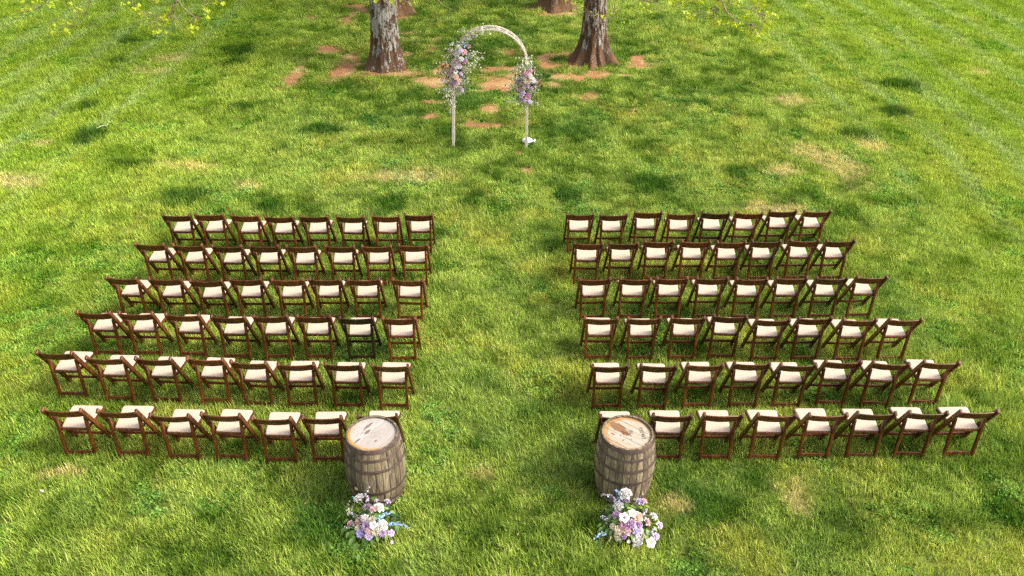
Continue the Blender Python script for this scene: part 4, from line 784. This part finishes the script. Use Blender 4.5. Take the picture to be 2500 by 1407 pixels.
def arcp(a,y,dr=0): 
    c=math.cos(a); return Vector((cxa-c*(RA+dr)+(.03 if c>0 else -.004)*abs(c),y,AZS+(RA+dr)*.975*math.sin(a)))-a0
def arc_strip(y,dr,wd,th):
    n=36; V=[];F=[]
    for i in range(n+1):
        a=math.pi*i/n
        for (o,yy) in ((-th/2,-wd/2),(th/2,-wd/2),(th/2,wd/2),(-th/2,wd/2)): V.append(arcp(a,y+yy,dr+o))
    for i in range(n):
        for k in range(4): j=(k+1)%4; F.append((i*4+k,i*4+j,(i+1)*4+j,(i+1)*4+k))
    F+= [(0,1,2,3),(n*4+3,n*4+2,n*4+1,n*4)]
    return V,F
for y,dr,wd,th in ((AY0,0,.024,.022),(AY1,0,.024,.022)): obj('arch_rail',mesh('arch_rail',arc_strip(y,dr,wd,th),M['arch']),arch)
rg=random.Random(5)
for s in range(6):
    y=AY0+.03+(AY1-AY0-.06)*s/5; ph=rg.uniform(0,6.28); pts=[arcp(math.pi*i/40,y+.030*math.sin(ph+i*.55)+rg.uniform(-.006,.006),.012*math.sin(ph*2+i*.8)) for i in range(41)]
    obj('vine',mesh('vine',tube(pts,rg.uniform(.004,.0065),6),M['arch'] if s%3 else M['arch2'],True),arch)
for i in range(1,7):
    a=math.pi*i/7+.02; obj('rung',mesh('rung',bar(arcp(a,AY0-.012),arcp(a,AY1+.012),.020,.018,(1,0,0),.003),M['arch']),arch)
for x in (AX0,AX1):
    for z in (.30,.75,1.2): obj('rung',mesh('rung',bar(Vector((x,AY0,z))-a0,Vector((x,AY1,z))-a0,.018,.018,(1,0,0),.003),M['arch']),arch)
# sandbag in white cloth on the foot of the right post
def bag():
    V=[];F=[];n=28;m_=16; rg=random.Random(3)
    for i in range(m_+1):
        t=i/m_; x=-.14+.28*t; r=.075*math.sin(math.pi*min(1,t*1.15+.02))**.6 if t<.86 else .022+.03*(t-.86)/.14
        for k in range(n):
            a=2*math.pi*k/n; rr=r*(1+.10*math.sin(a*5+t*6)+.07*math.sin(a*9-t*11)); V.append((x,rr*1.05*math.cos(a),.055+max(-.055,rr*.85*math.sin(a))))
    for i in range(m_):
        for k in range(n): j=(k+1)%n; F.append((i*n+k,i*n+j,(i+1)*n+j,(i+1)*n+k))
    F.append(tuple(range(n-1,-1,-1))); F.append(tuple(range(m_*n,(m_+1)*n))); return V,F
bg_=obj('weight_bag',mesh('weight_bag',bag(),M['cloth'],True),None,(.30,16.22,GZ+.03),(0,0,-.15),.95); tag(bg_,'white cloth weight bag lying at the foot of the right arch post','bag')

def spray_mesh(seed,L=.20):
    """thin twig with small white blossoms and leaflets, along +Y"""
    rg=random.Random(seed); mb=MB(); pts=[Vector((.02*math.sin(k),k/5*1.0,.06*math.sin(k*.9))) for k in range(6)]
    mb.add(tube(pts,[.012,.011,.010,.008,.006,.004],4),1)
    for k in range(17):
        t=.25+.75*k/17; i=min(4,int(t*5)); c=pts[i]+(pts[i+1]-pts[i])*(t*5-i)+Vector([rg.gauss(0,.075) for _ in range(3)]); s=rg.uniform(.045,.075); mt_=0 if rg.random()<.78 else 2
        qt=(Matrix.Rotation(rg.uniform(0,6.28),3,'Z')@Matrix.Rotation(rg.uniform(-1.4,1.4),3,'X'))
        if mt_==0:
            for pk in range(5):
                V,F=petal(.9*s,s,1.1,.3,pk*1.257,0,0,1); mb.add(([c+qt@Vector(v) for v in V],F),0)
        else:
            V,F=leafshape(s*2.2,s,.25,2); mb.add(([c+qt@Vector(v) for v in V],F),2)
    return mesh('blossom_spray',mb.out(),[FM['cream'] if seed%3 else FM['white'],M['stem'],M['leaf2']])
sprays=[spray_mesh(s) for s in range(5)]
def garland(name,T,SP,label,seed,cores):
    rg=random.Random(seed); c0=Vector(T[0][2:5]); cen=sum((Vector(e[2:5]) for e in T),Vector())/len(T); root=empty(name,cen); tag(root,label,'flowers','flower garlands tied on the arch')
    place_blooms(root,T,rg,cen)
    for s in SP:
        P=Vector(s[:3]); Q=Vector(s[3:6]); d=Q-P; L=max(.20,min(.42,d.length)); d.normalize(); base=Q-d*L*.85
        if d.length<.1: d=Vector((0,-.5,1)).normalized()
        z=Vector((rg.uniform(-.3,.3),-1,.3)); xx=d.cross(z).normalized(); mt_=Matrix((xx,d,xx.cross(d))).transposed()
        obj('blossom_spray',sprays[rg.randrange(5)],root,base-cen,tuple(mt_.to_euler()),(L*1.3,L*1.3,L*1.3))
        d2=(d+Vector([rg.uniform(-.5,.5) for _ in range(3)])).normalized(); xx=d2.cross(z).normalized(); mt_=Matrix((xx,d2,xx.cross(d2))).transposed()
        obj('blossom_spray',sprays[rg.randrange(5)],root,base-cen+Vector([rg.uniform(-.05,.05) for _ in range(3)]),tuple(mt_.to_euler()),(L,L,L))
    V=[];F=[]; tot=900 if seed==1 else 560
    for k in range(tot):
        i=rg.randrange(len(cores)); a=Vector(cores[i][:3]); rad=cores[i][3]; c=a+Vector((rg.gauss(0,rad*.85),abs(rg.gauss(0,.05))-.03,rg.gauss(0,rad*.6)))-cen
        m3=Matrix.Rotation(rg.uniform(0,6.28),3,'Z')@Matrix.Rotation(rg.uniform(-1.5,1.5),3,'X'); lv,lf=leafshape(rg.uniform(.05,.10),rg.uniform(.022,.04),.25,2); n0=len(V)
        V+=[c+m3@Vector(v) for v in lv]; F+=[tuple(i_+n0 for i_ in f) for f in lf]
    f=obj('foliage',mesh('foliage',(V,F),M['leafdk'],True),root); f['kind']='stuff'
    return root
T1g=[["rose","pink",-1.219,15.958,1.933,-0.61,-0.64,0.46,0.037],["peony","white",-1.091,15.839,1.918,-0.29,-0.83,0.47,0.0465],["rose","pink",-0.957,15.889,1.948,0.39,-0.7,0.6,0.0485],["rose","lilac",-1.01,15.823,1.986,0.22,-0.92,0.32,0.0386],["rose","mauve",-0.871,15.952,2.033,0.68,-0.65,0.34,0.035],["spike","blue",-0.958,15.844,2.064,0.4,-0.81,0.43,0.0309,-0.91,15.844,2.135],["spike","lilac",-0.902,15.877,2.148,0.45,-0.83,0.33,0.0348,-0.809,15.877,2.195],["rose","cream",-1.056,15.839,2.055,-0.09,-0.84,0.53,0.0348],["peony","white",-1.012,15.825,1.826,0.26,-0.83,0.5,0.0387],["rose","magenta",-0.96,15.881,1.761,0.51,-0.77,0.38,0.0467],["rose","mauve",-1.075,15.822,1.76,-0.03,-0.82,0.58,0.0427],["peony","white",-1.174,15.886,1.719,-0.52,-0.81,0.25,0.0487],["peony","white",-1.101,15.833,1.695,-0.07,-0.79,0.61,0.0505],["rose","lilac",-1.04,15.836,1.674,0.29,-0.9,0.32,0.033],["rose","cream",-0.97,15.914,1.627,0.51,-0.64,0.57,0.0391],["rose","pink",-1.182,15.878,1.607,-0.35,-0.77,0.53,0.0488],["anemone","dark",-1.124,15.846,1.57,-0.03,-0.77,0.63,0.039],["rose","pink",-1.247,15.905,1.501,-0.59,-0.78,0.2,0.0411],["rose","cream",-1.177,15.85,1.501,-0.26,-0.83,0.5,0.0391],["rose","peach",-1.12,15.826,1.48,0.1,-0.94,0.33,0.0468],["rose","cream",-1.228,15.867,1.407,-0.43,-0.8,0.43,0.0411],["rose","purple",-1.151,15.827,1.379,-0.19,-0.91,0.37,0.043],["rose","mauve",-1.085,15.833,1.378,0.14,-0.76,0.63,0.041],["rose","pink",-1.203,15.864,1.291,-0.4,-0.85,0.34,0.0412],["rose","cream",-1.133,15.822,1.307,-0.07,-0.88,0.47,0.0352],["rose","purple",-1.032,15.86,1.246,0.46,-0.84,0.28,0.0334],["rose","lilac",-1.308,15.971,1.517,-0.73,-0.67,0.17,0.0354],["rose","mauve",-1.133,15.862,1.794,-0.4,-0.83,0.38,0.0408],["rose","lilac",-1.244,15.912,1.314,-0.5,-0.69,0.52,0.0354],["rose","lilac",-1.007,15.906,1.191,0.5,-0.71,0.5,0.0315],["rose","lilac",-0.929,15.902,1.784,0.52,-0.7,0.48,0.0311],["peony","white",-1.188,15.959,2.069,-0.64,-0.65,0.4,0.0311],["rose","pink",-1.093,15.834,1.43,0.24,-0.86,0.45,0.0312],["rose","lilac",-1.016,15.859,1.528,0.48,-0.82,0.3,0.0312],["rose","cream",-1.04,15.895,1.4,0.47,-0.83,0.3,0.0274],["rose","cream",-1.182,15.939,1.883,-0.58,-0.68,0.46,0.0312],["rose","lilac",-0.978,15.979,1.431,0.66,-0.66,0.36,0.0276]]
T2g=[["rose","pink",0.304,15.847,1.603,0.26,-0.79,0.56,0.035],["rose","pink",0.211,15.828,1.554,-0.18,-0.85,0.49,0.0428],["rose","lilac",0.146,15.882,1.497,-0.36,-0.71,0.61,0.0351],["peony","white",0.297,15.835,1.505,0.34,-0.89,0.31,0.0409],["peony","cream",0.19,15.825,1.462,-0.26,-0.86,0.44,0.0311],["peony","white",0.352,15.875,1.424,0.51,-0.76,0.4,0.0508],["rose","peach",0.248,15.839,1.396,0.14,-0.92,0.36,0.0429],["rose","cream",0.303,15.869,1.391,0.37,-0.78,0.49,0.043],["rose","lilac",0.419,15.951,1.364,0.7,-0.61,0.37,0.0354],["rose","mauve",0.144,15.85,1.372,-0.38,-0.83,0.41,0.0332],["rose","cream",0.107,15.883,1.331,-0.48,-0.72,0.51,0.0255],["rose","mauve",0.187,15.833,1.296,-0.18,-0.94,0.29,0.0371],["rose","purple",0.259,15.839,1.318,0.17,-0.78,0.6,0.0371],["peony","white",0.408,15.962,1.278,0.71,-0.66,0.23,0.0276],["rose","pink",0.107,15.882,1.223,-0.43,-0.68,0.6,0.0392],["rose","lilac",0.133,15.867,1.126,-0.29,-0.79,0.55,0.0471],["rose","lilac",0.165,15.855,1.17,-0.19,-0.76,0.62,0.0392],["spike","lilac",0.055,15.947,1.2,-0.67,-0.72,0.18,0.0276,-0.003,15.947,1.229],["rose","magenta",0.277,15.867,1.112,0.37,-0.79,0.48,0.0472],["rose","magenta",0.153,15.84,1.045,-0.3,-0.9,0.32,0.0295],["rose","lilac",0.298,15.862,0.999,0.41,-0.8,0.43,0.0354],["spike","lilac",0.313,15.851,1.625,0.39,-0.85,0.35,0.0233,0.33,15.851,1.72],["rose","pink",0.239,15.844,1.08,0.25,-0.74,0.62,0.0275],["rose","mauve",0.193,15.841,1.511,-0.21,-0.91,0.36,0.0311],["rose","lilac",0.201,15.821,1.028,-0.04,-0.88,0.47,0.0275],["rose","cream",0.204,15.82,1.402,-0.1,-0.94,0.32,0.0312],["rose","purple",0.332,15.896,1.241,0.55,-0.81,0.2,0.0275],["rose","lilac",0.063,15.952,1.356,-0.65,-0.69,0.32,0.0275]]
def cores(T):
    return [(e[2],15.99,e[4],.12) for e in T if e[0]!='spike']
garland('flower_garland',T1g,[[-0.99,15.92,2.301,-0.928,15.89,2.31],[-0.826,15.92,2.348,-0.733,15.89,2.358],[-0.798,15.92,2.252,-0.669,15.89,2.4],[-0.897,15.92,2.28,-0.799,15.89,2.289],[-0.988,15.92,2.171,-0.949,15.89,2.181],[-0.932,15.92,2.209,-0.855,15.89,2.219],[-0.89,15.92,2.228,-0.763,15.89,2.238],[-1.09,15.92,2.087,-1.145,15.89,2.095],[-0.898,15.92,1.911,-0.711,15.89,1.922],[-0.887,15.92,1.798,-0.66,15.89,1.81],[-0.947,15.92,1.854,-0.814,15.89,1.865],[-0.97,15.92,1.882,-0.861,15.89,1.892],[-0.942,15.92,1.641,-0.752,15.89,1.652],[-0.968,15.92,1.682,-0.808,15.89,1.694],[-1.036,15.92,1.547,-0.942,15.89,1.558],[-1.059,15.92,1.372,-0.964,15.89,1.383],[-1.257,15.92,1.311,-1.404,15.89,1.319],[-1.257,15.92,1.153,-1.409,15.89,1.162],[-1.226,15.92,1.389,-1.344,15.89,1.398],[-1.209,15.92,1.718,-1.343,15.89,1.725],[-1.133,15.92,0.935,-1.278,15.89,0.944],[-1.197,15.92,1.074,-1.274,15.89,1.084],[-1.114,15.92,1.019,-1.243,15.89,0.824],[-1.12,15.92,1.095,-1.104,15.89,1.106],[-1.093,15.92,1.116,-1.046,15.89,1.127],[-1.235,15.92,1.516,-1.368,15.89,1.524],[-1.178,15.92,1.194,-1.236,15.89,1.203],[-1.208,15.92,1.233,-1.311,15.89,1.242],[-1.153,15.92,1.154,-1.179,15.89,1.165],[-1.059,15.92,1.294,-0.966,15.89,1.305],[-0.891,15.92,2.302,-0.706,15.89,2.312],[-1.053,15.92,1.624,-0.997,15.89,1.634],[-1.238,15.92,1.193,-1.37,15.89,1.202],[-1.164,15.92,1.075,-1.201,15.89,1.085],[-1.154,15.92,1.851,-1.273,15.89,1.859],[-0.841,15.92,2.284,-0.596,15.89,2.295],[-1.107,15.92,1.984,-1.194,15.89,1.992],[-1.012,15.92,1.586,-0.903,15.89,1.597]],'long flower garland trailing down the left shoulder of the arch',1,cores(T1g))
garland('flower_garland',T2g,[[0.242,15.92,1.831,0.159,15.89,1.839],[0.252,15.92,1.77,0.226,15.89,1.779],[0.252,15.92,1.707,0.265,15.89,1.717],[0.201,15.92,1.697,0.152,15.89,1.706],[0.142,15.92,1.635,0.012,15.89,1.643],[0.162,15.92,1.616,0.059,15.89,1.624],[0.146,15.92,1.445,0.042,15.89,1.454],[0.117,15.92,1.289,-0.009,15.89,1.297],[0.09,15.92,1.288,-0.07,15.89,1.297],[0.076,15.92,0.991,-0.073,15.89,1.0],[0.184,15.92,0.928,0.15,15.89,0.938],[0.279,15.92,0.913,0.358,15.89,0.925],[0.228,15.92,0.791,0.235,15.89,0.802],[0.224,15.92,0.862,0.228,15.89,0.873],[0.278,15.92,0.953,0.357,15.89,0.965],[0.279,15.92,1.143,0.353,15.89,1.154],[0.163,15.92,1.562,0.079,15.89,1.571],[0.223,15.92,1.64,0.191,15.89,1.649],[0.266,15.92,1.659,0.303,15.89,1.669],[0.305,15.92,1.506,0.382,15.89,1.517],[0.284,15.92,1.212,0.361,15.89,1.223],[0.148,15.92,0.992,0.087,15.89,1.002],[0.244,15.92,1.736,0.208,15.89,1.745],[0.125,15.92,1.21,0.007,15.89,1.219],[0.235,15.92,0.912,0.262,15.89,0.924],[0.188,15.92,1.601,0.116,15.89,1.61]],'shorter flower cluster tied on the right side of the arch',2,cores(T2g))

# ------------------------------------------------------------------ small litter on the grass
D=[[-4.986,6.456],[-1.114,12.898],[0.091,12.662],[-8.599,16.878],[0.387,6.491],[-0.421,8.964],[-4.652,5.457]]
M['litter']=mat_plain('pale_litter',(.50,.43,.37),.8)
labs=['small crumpled whitish scrap in the grass at far left','single greenish fallen leaf above the aisle left of centre','small pale leaf on the grass above the right block','bent pale twig lying on the grass at upper left',None,None,None]
for k in (0,1,2):
    o=obj('fallen_leaf',mesh('fallen_leaf',leafshape(.05,.035,.6,4),M['litter'] if k!=1 else M['leaf2'],True),None,(D[k][0],D[k][1],.0),(.5,.2,1.0+k)); tag(o,labs[k],'leaf')
x,y=D[3]; o=obj('fallen_twig',mesh('fallen_twig',tube(smooth_path([(-.10,-.22,0),(-.02,-.10,.01),(.05,-.04,.0),(.04,.07,.015),(.09,.12,.03)],4),[.006]*5+[.005]*6+[.003]*6,6),M['litter'],True),None,(x,y,.01)); tag(o,labs[3],'twig')

# dead leaves and bits of thatch caught in the grass, densest under the trees
rg=random.Random(77); V=[];F=[]; n_=0
while n_<1500:
    if rg.random()<.55: x=rg.gauss(-.8,4.2); y=rg.gauss(20.5,3.2)
    else: y=rg.uniform(5,27); x=rg.uniform(-1,1)*(y*.56+2)
    if not (4.5<y<29): continue
    n_+=1; s=rg.uniform(.010,.026)*(1+.02*(y-6)); m3=Matrix.Rotation(rg.uniform(0,6.28),3,'Z')@Matrix.Rotation(rg.uniform(-.7,.7),3,'X'); lv,lf=leafshape(s*1.5,s,.5,2); n0=len(V)
    c=Vector((x,y,-.008+rg.uniform(-.02,.008))); V+=[c+m3@Vector(v) for v in lv]; F+=[tuple(i+n0 for i in f) for f in lf]
M['dead']=mat_plain('dead_leaf',(.34,.22,.11),.8,0,.4,3)
o=obj('leaf_litter',mesh('leaf_litter',(V,F),M['dead'])); tag(o,'small tan dead leaves scattered through the lawn','leaf litter',kind='stuff')
